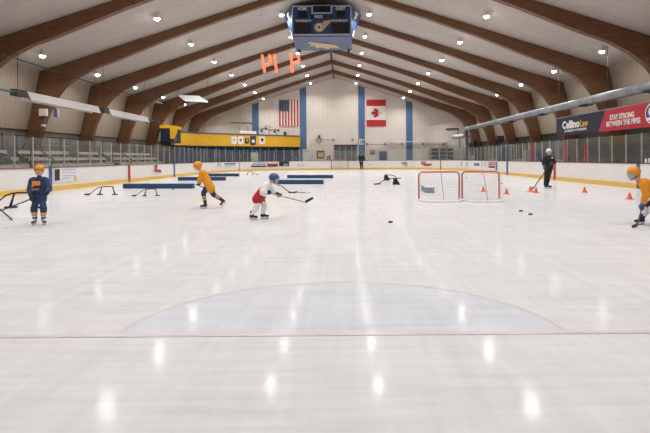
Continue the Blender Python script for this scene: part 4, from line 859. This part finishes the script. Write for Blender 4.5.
# grey foam block behind left net
a, b = ground(426.2, 193.2), ground(434.4, 193.2); D = a.y
t = thing('foam_block', 'grey foam block lying on the ice behind the left net', 'foam block', a); z1 = at(430, 187.4, D).z
c, d = at(421.2, 183.3, D+1.3), at(428, 183.3, D+1.3)
mb = MB(); U = V((0, 0, z1)); a2, b2 = V((at(421, 189, D+1.6).x, D+1.6, 0)), V((at(428, 189, D+1.6).x, D+1.6, 0))
mb.hexa([a, b, b2, a2, a+U*.96, b+U*.96, b2+U*.96, a2+U*.96]); mb.build('body', 'greybox', t)
mb = MB(); mb.hexa([a+U*.96, b+U*.96, b2+U*.96, a2+U*.96, a+U, b+U, b2+U, a2+U]); mb.build('top_skin', 'greyboxtop', t)

# ------------------------------------------------------------------ cones and pucks
cones = [(483.3, 191.7, 'orange cone seen through the right net'), (506.5, 194.2, 'orange cone just right of the nets'), (530.6, 191.6, 'orange cone left of its neighbour below the coach stick'), (536, 192.8, 'orange cone in front of the coach skates'), (584.6, 192.4, 'orange cone right of the coach near the right boards'), (629.7, 199.2, 'orange cone beside the crouching yellow player')]
first = None
for px, py, lab in cones:
    g = ground(px, py)
    if first is None:
        first = thing('traffic_cone', lab, 'cone', g, 0, 'small orange cones on the ice')
        mb = MB(); mb.box(g.x-.11, g.x+.11, g.y-.11, g.y+.11, 0, .018); mb.build('base', 'cone', first, bevel=.006)
        mb = MB(); mb.tube([g+V((0, 0, .016)), g+V((0, 0, .10)), g+V((0, 0, .22)), g+V((0, 0, .225))], [.085, .055, .022, .015], 18); mb.build('body', 'cone', first, smooth=False)
    else: dup(first, g, .3*px, lab)
first = None
for px, py, lab in ((520.8, 211.4, 'black puck, left of the pair in open ice'), (530.5, 214.8, 'black puck, right of the pair in open ice'), (390.5, 222.6, 'black puck alone in the middle of the ice'), (501.8, 183.6, 'black puck just behind the right net'), (466.3, 177.8, 'black puck seen high through the right net'), (172.8, 189.6, 'black puck at the foot of the long navy foam barrier')):
    g = ground(px, py)
    if first is None:
        first = thing('hockey_puck', lab, 'puck', g, 0, 'pucks lying on the ice')
        mb = MB(); mb.tube([g, g+V((0, 0, .004)), g+V((0, 0, .028)), g+V((0, 0, .032))], [.046, .05, .05, .046], 24); mb.build('edge', 'black', first)
        mb = MB(); mb.tube([g+V((0, 0, .032)), g+V((0, 0, .0335))], .038, 24); mb.build('top_face', 'darkgrey', first)
    else: dup(first, g, 0, lab)
for px, py, lab in ((645.8, 163.6, 'white water bottle on the right boards cap, left one'), (649.0, 163.8, 'white water bottle on the right boards cap, right one')):
    p, d_ = loop_at(s_px(px+2)); g = V((p.x+.05, F*(p.x+.05)/(px-CX), BH+.035)); t = thing('water_bottle', lab, 'bottle', g, 0, 'white bottles on the right boards')
    mb = MB(); mb.tube([g, g+V((0, 0, .15)), g+V((0, 0, .18))], [.04, .04, .02], 14); mb.build('body', 'white', t); mb = MB(); mb.tube([g+V((0, 0, .18)), g+V((0, 0, .215))], [.022, .012], 12); mb.build('cap', 'white', t)

# ------------------------------------------------------------------ people
def finger_paths(c, fwd, ax, s, r_grip=.022):
    """four fingers curling round a grip axis ax at c; fwd = direction from wrist to knuckles"""
    out = []; side = ax.cross(fwd).normalized()
    for i in range(4):
        o = c+ax*((i-1.5)*.024*s); ln = [.9, 1.0, .95, .8][i]; r = r_grip*s*1.25*ln+.006
        pts = [o+fwd*-.035*s+side*r]
        for k in range(5):
            a = PI/2-k*(.95)*ln; pts.append(o+fwd*math.cos(a)*r*1.15+side*math.sin(a)*r)
        out.append(pts)
    th = [c+ax*.045*s-fwd*.045*s+side*.01*s, c+ax*.055*s-side*.022*s, c+ax*.035*s+fwd*.012*s-side*.034*s, c+ax*.015*s+fwd*.028*s-side*.03*s]
    return out, th
def hand(mb, wrist, c, ax, s, fat):
    fwd = (c-wrist); fwd = fwd-ax*fwd.dot(ax); fwd = fwd.normalized() if fwd.length > 1e-3 else ax.orthogonal().normalized()
    side = ax.cross(fwd).normalized()
    capsule(mb, [wrist, wrist.lerp(c, .5)+side*.012*s, c-fwd*.03*s+side*.02*s], [.024*s*fat, .03*s*fat, .03*s*fat])
    capsule(mb, [c-fwd*.03*s+side*.02*s-ax*.028*s, c-fwd*.03*s+side*.02*s+ax*.028*s], .022*s*fat)
    fs, th = finger_paths(c, fwd, ax, s)
    for i, f_ in enumerate(fs): capsule(mb, f_, [.0105*s*fat]*len(f_), 8)
    capsule(mb, th, [.015*s*fat, .013*s*fat, .011*s*fat, .01*s*fat], 8)
def person(lab, J, cfg):
    s = cfg['s']; g = cfg['at']
    t = thing('person', lab, 'person', g)
    yaw = cfg['yaw']; pitch = cfg.get('pitch', 0)
    R = Matrix.Rotation(yaw, 3, 'Z') @ Matrix.Rotation(pitch, 3, 'X')      # local +Y forward
    hc = J['head']; hs = cfg.get('hs', 1.18); hl = lambda p: hc+R @ (V(p)*s*hs)
    axL = cfg['grip']; 
    # --- body
    mb = MB()
    mb.ball(hl((0, 0, .02)), V((.075, .094, .105))*s*hs, 16, 12, R); mb.ball(hl((0, .025, -.055)), V((.055, .062, .06))*s*hs, 14, 10, R)
    capsule(mb, [hl((0, .092, .015)), hl((0, .112, -.018))], [.010*s, .016*s], 8)
    for e in (-1, 1): mb.ball(hl((e*.078, -.005, 0)), V((.012, .02, .032))*s*hs, 8, 6, R)
    capsule(mb, [hl((0, -.015, -.05)), J['neck'], J['neck'].lerp((J['shL']+J['shR'])/2, .8)], [.052*s, .052*s, .07*s])
    ch = (J['shL']+J['shR'])/2; hp = (J['hipL']+J['hipR'])/2
    for a in ('L', 'R'):
        sh, el, wr, hip, kn, an = J['sh'+a], J['el'+a], J['wr'+a], J['hip'+a], J['kn'+a], J['an'+a]
        capsule(mb, [sh, sh.lerp(el, .5), el, el.lerp(wr, .4), wr], [.052*s, .045*s, .038*s, .038*s, .026*s])
        capsule(mb, [sh.lerp(ch, .3), ch.lerp(hp, .5).lerp(sh.lerp(hip, .5), .5), hip.lerp(hp, .2)], [.085*s, .085*s, .09*s])
        capsule(mb, [hip, hip.lerp(kn, .5), kn, kn.lerp(an, .4), an], [.085*s, .072*s, .052*s, .055*s, .036*s])
        hand(mb, wr, J['ha'+a], axL[a], s, 1.0)
        capsule(mb, [an, J['toe'+a].lerp(an, .5)-V((0, 0, .02*s))], [.034*s, .03*s])
    b = mb.build('body', 'skin', t); baked(b, .0085*s/1.0+.001, 2)
    # --- face details
    for e in (-1, 1):
        mb = MB(); mb.ball(hl((e*.03, .088, .012)), .010*s, 8, 6); mb.build('eye', 'brass', t)
    mb = MB(); capsule(mb, [hl((-.022, .086, -.052)), hl((0, .093, -.054)), hl((.022, .086, -.052))], .006*s, 6); mb.build('mouth', 'salmon', t)
    # --- trousers
    mb = MB(); pl_ = cfg.get('pant_len', .95); pr = cfg.get('pant_r', 1.0)
    for a in ('L', 'R'):
        hip, kn, an = J['hip'+a], J['kn'+a], J['an'+a]
        if cfg.get('long'): capsule(mb, [hip, hip.lerp(kn, .5), kn, kn.lerp(an, .5), an+V((0, 0, .02))], [.11*s*pr, .098*s*pr, .08*s*pr, .074*s*pr, .07*s*pr])
        else: capsule(mb, [hip, hip.lerp(kn, .5), hip.lerp(kn, pl_)], [.12*s*pr, .115*s*pr, .10*s*pr])
    capsule(mb, [J['hipL'], J['hipR']], .118*s*pr); capsule(mb, [hp, hp.lerp(ch, .25)], .12*s)
    o = mb.build('trousers', cfg['pant'], t); baked(o, .014*s, 3, cfg.get('pantfn'), cfg.get('pantmats'))
    # --- socks
    if not cfg.get('long'):
        for a in ('L', 'R'):
            kn, an = J['kn'+a], J['an'+a]; up = J['hip'+a].lerp(kn, .82)
            mb = MB(); capsule(mb, [up, kn, kn.lerp(an, .35), kn.lerp(an, .7), an], [.085*s, .086*s, .078*s, .064*s, .054*s])
            o = mb.build('sock', 'jnavy', t)
            def fn(c, kn=kn, an=an):
                d = an-kn; q_ = (c-kn).dot(d)/d.length_squared
                for lo, hi, idx in cfg['bands']:
                    if lo <= q_ < hi: return idx
                return 0
            baked(o, .012*s, 2, fn, cfg['sockmats'])
    # --- jersey
    mb = MB(); jl = cfg.get('jl', .08); br = cfg.get('jr', 1.0)
    down = (hp-ch).normalized()
    for a in ('L', 'R'):
        sh, el, wr, hip = J['sh'+a], J['el'+a], J['wr'+a], J['hip'+a]
        capsule(mb, [sh.lerp(ch, .28), sh.lerp(hip, .5).lerp(ch.lerp(hp, .5), .25), hip.lerp(hp, .15)+down*jl*s], [.108*s*br, .122*s*br, .132*s*br])
        capsule(mb, [sh, sh.lerp(el, .5), el, el.lerp(wr, .6)], [.09*s*br, .082*s*br, .078*s*br, .064*s*br])
    capsule(mb, [J['neck']-V((0, 0, .01)), ch+down*.06*s, ch.lerp(hp, .5), hp+down*jl*s], [.066*s, .13*s*br, .13*s*br, .135*s*br])
    o = mb.build('jersey', cfg['jersey'], t); baked(o, .013*s, 3, cfg.get('jfn'), cfg.get('jmats'))
    # --- gloves
    for a in ('L', 'R'):
        mb = MB(); hand(mb, J['wr'+a], J['ha'+a], axL[a], s*1.12, 1.62)
        fo = (J['wr'+a]-J['el'+a]).normalized(); mb.tube([J['wr'+a]-fo*.075*s, J['wr'+a]+fo*.02*s], [.066*s, .048*s], 12)
        o = mb.build('glove', cfg['glove'], t); baked(o, .0085*s, 1)
    # --- skates
    for a in ('L', 'R'):
        an, toe, heel = J['an'+a], J['toe'+a], J['heel'+a]; f_ = (toe-heel).normalized(); up = J['up'+a]; rt = f_.cross(up).normalized()
        hl_ = .062*s
        mb = MB(); A0 = heel+up*(hl_+.042*s)+f_*.035*s; A1 = toe+up*(hl_+.028*s)-f_*.03*s
        capsule(mb, [A0, A0.lerp(A1, .5), A1], [.042*s, .038*s, .034*s]); capsule(mb, [A0+f_*.01*s, an+up*.01*s, an+up*.055*s], [.045*s, .046*s, .052*s]); capsule(mb, [A0.lerp(A1, .35)+up*.02*s, an+up*.02*s+f_*.012*s], [.035*s, .04*s])
        o = mb.build('skate', 'boot', t)
        cw = cfg.get('boot_white', .0)
        baked(o, .009*s, 1, (lambda c, an=an, f_=f_, A0=A0, up=up: 1 if (cw and (c-A0).dot(f_) > .03*s and (c-A0).dot(up) > .012*s and (c-A0).dot(up) < .09*s) else 0), ['boot', 'bootw'])
        mb = MB(); h0, t0 = heel+f_*.015*s, toe-f_*.02*s
        for q0, q1 in ((.02, .34), (.62, .98)):
            pa, pb = h0.lerp(t0, q0), h0.lerp(t0, q1)
            mb.hexa([pa-rt*.007*s+up*.02*s, pb-rt*.007*s+up*.02*s, pb+rt*.007*s+up*.02*s, pa+rt*.007*s+up*.02*s, pa-rt*.024*s+up*(hl_+.008), pb-rt*.024*s+up*(hl_+.008), pb+rt*.024*s+up*(hl_+.008), pa+rt*.024*s+up*(hl_+.008)])
        pa, pb = h0, t0; mb.hexa([pa-rt*.006*s+up*.014*s, pb-rt*.006*s+up*.014*s, pb+rt*.006*s+up*.014*s, pa+rt*.006*s+up*.014*s, pa-rt*.008*s+up*.03*s, pb-rt*.008*s+up*.03*s, pb+rt*.008*s+up*.03*s, pa+rt*.008*s+up*.03*s])
        mb.build('blade_holder', 'bootw', o)
        mb = MB(); pa, pb = heel, toe; mb.prism([pa+up*.018*s, pa+f_*.012*s, pb-f_*.02*s, pb+up*.02*s], rt*.004*s); mb.build('blade', 'blade', o)
    # --- helmet
    bm = bmesh.new(); bmesh.ops.create_uvsphere(bm, u_segments=24, v_segments=18, radius=1)
    for v_ in bm.verts: v_.co = V((v_.co.x*.104, v_.co.y*.128-.006, v_.co.z*.112+.035))
    bmesh.ops.delete(bm, geom=[v_ for v_ in bm.verts if v_.co.z < (.035 if v_.co.y > .06 else (-.045 if abs(v_.co.y) < .045 else (-.015 if v_.co.y > 0 else -.055)))], context='VERTS')
    for v_ in bm.verts: v_.co = hl(v_.co)
    mb = MB(); mb.bm.free(); mb.bm = bm
    he = mb.build('helmet', cfg['helm'], t, smooth=True); md = he.modifiers.new('thick', 'SOLIDIFY'); md.thickness = .012*s; md.offset = 1
    mb = MB()
    for e in (-.045, 0, .045):
        mb.tube([hl((e, -.085, .108)), hl((e, -.03, .143-abs(e)*.25)), hl((e, .05, .138-abs(e)*.3))], .009*s, 6)
    mb.build('helmet_ridge', cfg['helm'], he)
    if cfg.get('cage'):
        mb = MB()
        def cg(az, z): 
            r_ = 1.0-.35*max(0, (-z-.03)/.1); return hl((.098*math.sin(az)*r_, .125*math.cos(az)*r_+.01, z))
        for k in range(-4, 5): mb.tube([cg(k*.32, z) for z in (.045, 0, -.05, -.09, -.12)], .0035*s, 5)
        for z in (.03, -.005, -.04, -.075, -.118): mb.tube([cg(az*.2, z) for az in range(-7, 8)], .0035*s, 5)
        mb.build('cage', 'cage', he)
        mb = MB(); mb.tube([hl((-.09, .01, -.05)), hl((-.06, .045, -.11)), hl((0, .07, -.125)), hl((.06, .045, -.11)), hl((.09, .01, -.05))], .012*s, 8); mb.build('chin_cup', 'black' if not cfg.get('lightchin') else 'white', he)
    else:
        mb = MB(); mb.tube([hl((-.082, .0, -.03)), hl((-.06, .04, -.09)), hl((0, .05, -.118)), hl((.06, .04, -.09)), hl((.082, .0, -.03))], .006*s, 6); mb.build('chin_strap', 'black', he)
    return t
def feet(J, a, px, py, D, yaw, s, pitch=0, ln=.25, lift=0):
    c = at(px, py, D); c.z = lift
    f_ = V((math.cos(yaw)*math.cos(pitch), math.sin(yaw)*math.cos(pitch), -math.sin(pitch))); r_ = V((math.sin(yaw), -math.cos(yaw), 0)); up = r_.cross(f_).normalized()
    J['heel'+a] = c-f_*ln*.5*s; J['toe'+a] = c+f_*ln*.5*s; J['up'+a] = up; J['an'+a] = J['heel'+a]+f_*.065*s+up*.165*s
def joints(D, spec):
    return {k: at(v[0], v[1], D+v[2]) for k, v in spec.items()}
def wrists(J, s, keep=.065):
    for a in ('L', 'R'):
        J['wr'+a] = J['ha'+a]+(J['el'+a]-J['ha'+a]).normalized()*keep*s
def stick(lab, top, heel, blade_tip, m='shaft', s=1, tape='black', up=V((0, 0, 1)), lift=.0):
    t = thing('hockey_stick', lab, 'hockey stick', heel, 0, 'hockey sticks held by the skaters'); top, heel, tip = V(top), V(heel), V(blade_tip)
    d = (heel-top).normalized(); mb = MB(); mb.bar(top, heel, .022*s, .03*s); mb.build('shaft', m, t)
    mb = MB(); mb.bar(top-d*.005, top+d*.12*s, .027*s, .034*s); mb.build('butt_tape', tape, t)
    bd = (tip-heel); n = bd.cross(up).normalized(); u_ = n.cross(bd).normalized()
    if u_.z < 0: u_ = -u_
    mb = MB(); prev = None; nseg = 8
    for k in range(nseg+1):
        q_ = k/nseg; c = heel.lerp(tip, q_)+n*(.035*s*q_*q_); w_ = (.07 if q_ < .85 else .07-.25*(q_-.85))*s
        cur = [c-u_*w_*.45-n*.005, c-u_*w_*.45+n*.005, c+u_*w_*.55+n*.005, c+u_*w_*.55-n*.005]
        if prev: mb.hexa([prev[0], cur[0], cur[1], prev[1], prev[3], cur[3], cur[2], prev[2]])
        prev = cur
    mb.build('blade', 'black', t)
    return t

# --- boy in navy jersey, left, facing camera
D = 9.9; s = .82
J = joints(D, dict(head=(39.2, 170.6, 0), neck=(39.3, 177, .0), shL=(45.6, 180.3, .02), shR=(32.2, 180.6, .02), elL=(49.2, 188.0, -.02), elR=(29.6, 190.0, .0), haL=(45.5, 193.5, -.22), haR=(32.2, 198.6, -.16), hipL=(42.2, 199.4, .02), hipR=(36.0, 199.6, .02), knL=(43.6, 208.8, -.05), knR=(34.0, 209.2, -.03)))
feet(J, 'R', 34.0, 224, D-.06, -1.35, s); feet(J, 'L', 44.2, 222.6, D-.03, -.75, s)
wrists(J, s); ax = (J['haL']-J['haR']).normalized()
def navyfn(c): return 0
g = V((J['neck'].x, D, 0))
pA = person('child in navy jersey and yellow helmet standing with a stick at the left', J, dict(s=s, at=g, yaw=PI+.45, pitch=-.02, jersey='jnavy', pant='pnavy2', glove='glovenavy', helm='helmY', cage=False, pant_r=.72, jl=.0, jr=.95, grip={'L': ax, 'R': ax}, sockmats=['jnavy', 'sockor', 'jwhite'], bands=[(.30, .62, 1), (.66, .76, 2)], boot_white=1, pant_len=.9))
c = at(40.6, 183.2, D); text('jersey_print', 'JRS', .12, (c.x-.01, J['neck'].y-.155*s, c.z), (1, 0, 0), (0, 0, 1), 'orange', pA, .008, width=.19, bold=.008)
text('jersey_print', 'HOCKEY', .045, (c.x-.02, J['neck'].y-.168*s, at(40, 189, D).z), (1, 0, 0), (0, 0, 1), 'orange', pA, .008, width=.16)
heel = at(-9, 223.5, D-.35); heel.z = .035
dirn = (J['haL']-heel).normalized(); J2 = J['haL']+ax*.10
stick('dark hockey stick held low by the child in navy', J['haL']+ax*.12, J['haR']-ax*.02+(J['haR']-J['haL']).normalized()*1.05, J['haR']+(J['haR']-J['haL']).normalized()*1.05+V((-.16, -.12, -.02)), 'shaft', .8)

# --- skater in yellow, striding to the left
D = 13.0; s = .82
J = joints(D, dict(head=(197.6, 166.4, 0), neck=(201.0, 171.0, .0), shL=(202.4, 173.2, -.15), shR=(202.8, 172.9, .15), elL=(199.6, 180.3, -.2), elR=(199.8, 179.6, .22), haL=(199.2, 183.6, -.05), haR=(197.2, 181.4, .1), hipL=(208.6, 185.3, -.08), hipR=(209.4, 185.0, .08), knL=(203.4, 193.2, -.09), knR=(213.6, 194.8, .09)))
feet(J, 'L', 203.6, 208.3, D-.1, PI, s); feet(J, 'R', 224.2, 207.2, D+.1, PI+.1, s, pitch=.75, lift=.09)
wrists(J, s)
J['haR'] = J['haL']+V((-.05, .24, .04)); J['wrR'] = J['haR']+(J['elR']-J['haR']).normalized()*.065*s
ax = V((.15, 1, .1)).normalized()
pB = person('child in yellow jersey and yellow helmet striding left on skates', J, dict(s=s, at=V((J['hipL'].x, D, 0)), yaw=PI/2-.1, pitch=-.15, jersey='jyel', pant='pnavy', glove='pnavy', helm='helmY', cage=True, lightchin=1, grip={'L': ax, 'R': ax}, sockmats=['pnavy', 'sockor'], bands=[(.28, .42, 1), (.50, .66, 1)], pant_len=.98, pant_r=.9, jl=.14, jr=1.15))
stick('dark stick mostly hidden behind the striding yellow skater', J['haL']-ax*.18, J['haL']+ax*.75+V((-.05, .1, -.32)), J['haL']+ax*.75+V((-.28, .12, -.34)), 'shaft', .8)

# --- skater in white and red bent forward to the right
D = 10.5; s = .82
J = joints(D, dict(head=(274.0, 178.9, 0), neck=(270.0, 183.2, .0), shL=(267.4, 186.0, .13), shR=(265.6, 186.4, -.13), elL=(273.4, 191.6, .18), elR=(263.6, 191.6, -.2), haL=(279.2, 194.9, .06), haR=(268.2, 192.6, -.10), hipL=(260.6, 197.2, .08), hipR=(258.2, 197.4, -.08), knL=(264.6, 206.2, .08), knR=(257.0, 206.8, -.07)))
feet(J, 'R', 253.6, 219.4, D-.08, -.25, s); feet(J, 'L', 264.8, 219.0, D+.08, -.05, s)
wrists(J, s); ax = (J['haL']-J['haR']).normalized()
hp = (J['hipL']+J['hipR'])/2; ch = (J['shL']+J['shR'])/2
def redfn(c):
    q_ = (c-hp).dot(ch-hp)/(ch-hp).length_squared; x_ = c.x
    return 1 if (q_ < .30 and c.x < hp.x+.16) or (q_ < .95 and c.x < hp.x+.05-.02*q_) else 0
pC = person('child in white and red jersey bent forward with a stick, blue helmet', J, dict(s=s, at=V((hp.x, D, 0)), yaw=-PI/2+.15, pitch=-.25, jersey='jwhite', jfn=redfn, jmats=['jwhite', 'jred'], pant='jwhite', pantfn=lambda c: 1 if c.z > hp.z-.10 else 0, pantmats=['jwhite', 'jred'], glove='pnavy', helm='helmB', hs=1.08, cage=True, grip={'L': ax, 'R': ax}, sockmats=['jwhite', 'jwhite'], bands=[], pant_len=.9, pant_r=.8, jl=.06, jr=1.12))
hE = at(305.3, 202.2, D+.12); stick('pale hockey stick held out by the white and red skater', J['haR']-ax*.06, hE, at(313.6, 197.6, D+.1), 'shaftT', .85)

# --- player in yellow at right edge, crouching toward the left
D = 9.15; s = .86
J = joints(D, dict(head=(633.8, 173.4, 0), neck=(638.6, 180.4, .0), shL=(643.6, 183.4, -.14), shR=(644.4, 182.6, .14), elL=(646.0, 195.0, -.18), elR=(646.2, 194.0, .2), haL=(641.2, 204.6, -.06), haR=(643.8, 201.0, .06), hipL=(659.6, 197.6, -.09), hipR=(660.2, 197.2, .09), knL=(651.6, 208.4, -.11), knR=(647.0, 209.4, .12)))
feet(J, 'R', 639.6, 227.4, D+.12, PI, s); feet(J, 'L', 655.5, 230.2, D-.12, PI+.1, s)
wrists(J, s)
heel = at(637.2, 231.2, D-.22); heel.z = .04
ax = (J['haR']-heel).normalized(); J['haL'] = J['haR']-ax*.17; wrists(J, s)
pD = person('child in yellow jersey and helmet crouching at the right edge', J, dict(s=s, at=V((J['hipL'].x, D, 0)), yaw=PI/2, pitch=-.15, jersey='jyel', pant='pnavy', glove='helmB', helm='helmY', cage=True, grip={'L': ax, 'R': ax}, sockmats=['jwhite', 'pnavy'], bands=[(.8, 1.2, 1)], pant_len=.85, jl=.10, jr=1.12))
stick('black hockey stick held upright to the ice by the crouching yellow player', J['haR']+ax*.12, heel, heel+V((-.16, -.14, -.01)), 'shaft', .85)

# --- coach in black, white helmet
D = 19.9; s = 1.04
J = joints(D, dict(head=(548.8, 152.0, 0), neck=(548.4, 155.8, .02), shL=(552.2, 157.4, .02), shR=(544.6, 157.8, .0), elL=(554.6, 162.6, .05), elR=(543.2, 163.4, .05), haL=(550.6, 163.6, -.22), haR=(545.0, 167.6, -.18), hipL=(550.4, 168.6, .04), hipR=(546.6, 168.8, .02), knL=(548.8, 177.6, -.05), knR=(545.6, 178.0, -.05)))
feet(J, 'R', 545.2, 188.9, D-.12, -1.9, s); feet(J, 'L', 548.8, 189.0, D+.05, -.7, s)
wrists(J, s); ax = (J['haL']-J['haR']).normalized()
pE = person('adult coach in black tracksuit and white helmet standing by the right boards', J, dict(s=s, at=V((J['neck'].x, D, 0)), yaw=PI-.25, pitch=-.05, jersey='pdark', pant='pdark', glove='teal', helm='helmW', grip={'L': ax, 'R': ax}, hs=1.05, long=True, sockmats=[], bands=[], pant_r=.85, jl=.02, jr=.88))
c = at(551, 157.8, D); mb = MB(); mb.box(c.x-.03, c.x+.03, c.y-.13, c.y-.10, c.z-.03, c.z+.03); mb.build('chest_badge', 'white', pE)
hE = at(533.4, 183.8, D-.5); hE = V((hE.x, hE.y, .06)); stick('dark hockey stick held down to the left by the coach', J['haL'], hE, hE+V((-.2, -.1, -.02)), 'shaft', 1)

# --- far figure in black at the end boards
D = 53.2; s = 1.1
J = joints(D, dict(head=(361.2, 154.1, 0), neck=(361.2, 155.6, .0), shL=(363.0, 156.3, 0), shR=(359.4, 156.3, 0), elL=(364.6, 158.6, 0), elR=(358.6, 158.8, 0), haL=(365.0, 160.4, -.25), haR=(360.2, 160.6, -.3), hipL=(362.2, 161.6, 0), hipR=(360.4, 161.6, 0), knL=(362.4, 165.4, -.04), knR=(360.6, 165.4, -.04)))
feet(J, 'R', 360.6, 170, D, -1.7, s); feet(J, 'L', 362.5, 170, D, -1.2, s)
wrists(J, s); ax = (J['haL']-J['haR']).normalized()
pF = person('distant adult in dark clothing standing at the far boards', J, dict(s=s, at=V((J['neck'].x, D, 0)), yaw=PI, jersey='pdark', pant='pdark', glove='pdark', helm='pdark', grip={'L': ax, 'R': ax}, hs=1.05, long=True, sockmats=[], bands=[], jr=1.1))
hE = at(365.2, 168, D-.4); hE.z = .05; stick('short stick held by the distant adult in dark clothing', J['haR']-ax*.1, J['haL']+ax*.5+V((0, 0, -.5)), J['haL']+ax*.5+V((.2, 0, -.55)), 'bootw', 1)

# --- seated spectator on the bleachers at left
D = 20.95; bz = .5+3*.36; bx_ = -14.55-3*.56
t = thing('person', 'spectator in dark clothes sitting on the left bleachers', 'person', (bx_, D, bz))
mb = MB(); O = V((bx_-.12, D, bz))
capsule(mb, [O+V((0, 0, .12)), O+V((.03, 0, .35)), O+V((.05, 0, .56))], [.13, .14, .15]); capsule(mb, [O+V((.05, 0, .56)), O+V((.06, 0, .68))], [.06, .055]); mb.ball(O+V((.08, 0, .80)), (.09, .08, .115))
for e in (-1, 1):
    capsule(mb, [O+V((0, e*.1, .1)), O+V((.42, e*.13, .12)), O+V((.48, e*.13, -.25))], [.09, .075, .05]); capsule(mb, [O+V((.04, e*.17, .54)), O+V((.12, e*.24, .32)), O+V((.32, e*.12, .22))], [.06, .05, .035])
o = mb.build('body', 'skin', t); baked(o, .015, 2)
mb = MB(); capsule(mb, [O+V((0, 0, .12)), O+V((.03, 0, .35)), O+V((.05, 0, .55))], [.16, .17, .18])
for e in (-1, 1): capsule(mb, [O+V((.04, e*.17, .54)), O+V((.12, e*.25, .32)), O+V((.28, e*.14, .23))], [.085, .075, .055])
o = mb.build('coat', 'pdark', t); baked(o, .02, 2)
mb = MB()
for e in (-1, 1): capsule(mb, [O+V((0, e*.1, .1)), O+V((.42, e*.13, .12)), O+V((.49, e*.13, -.28))], [.11, .09, .07])
o = mb.build('trousers', 'tarp', t); baked(o, .02, 2)
mb = MB(); mb.ball(O+V((.06, 0, .84)), (.11, .1, .11)); mb.build('hair', 'pdark', t)

# ------------------------------------------------------------------ colour management
sc = bpy.context.scene
sc.view_settings.view_transform = 'Standard'; sc.view_settings.look = 'None'; sc.view_settings.exposure = 0.0
sc.cycles.max_bounces = 8; sc.cycles.diffuse_bounces = 5; sc.cycles.glossy_bounces = 3; sc.cycles.transparent_max_bounces = 16
sc.cycles.sample_clamp_indirect = 6; sc.cycles.caustics_reflective = False; sc.cycles.caustics_refractive = False
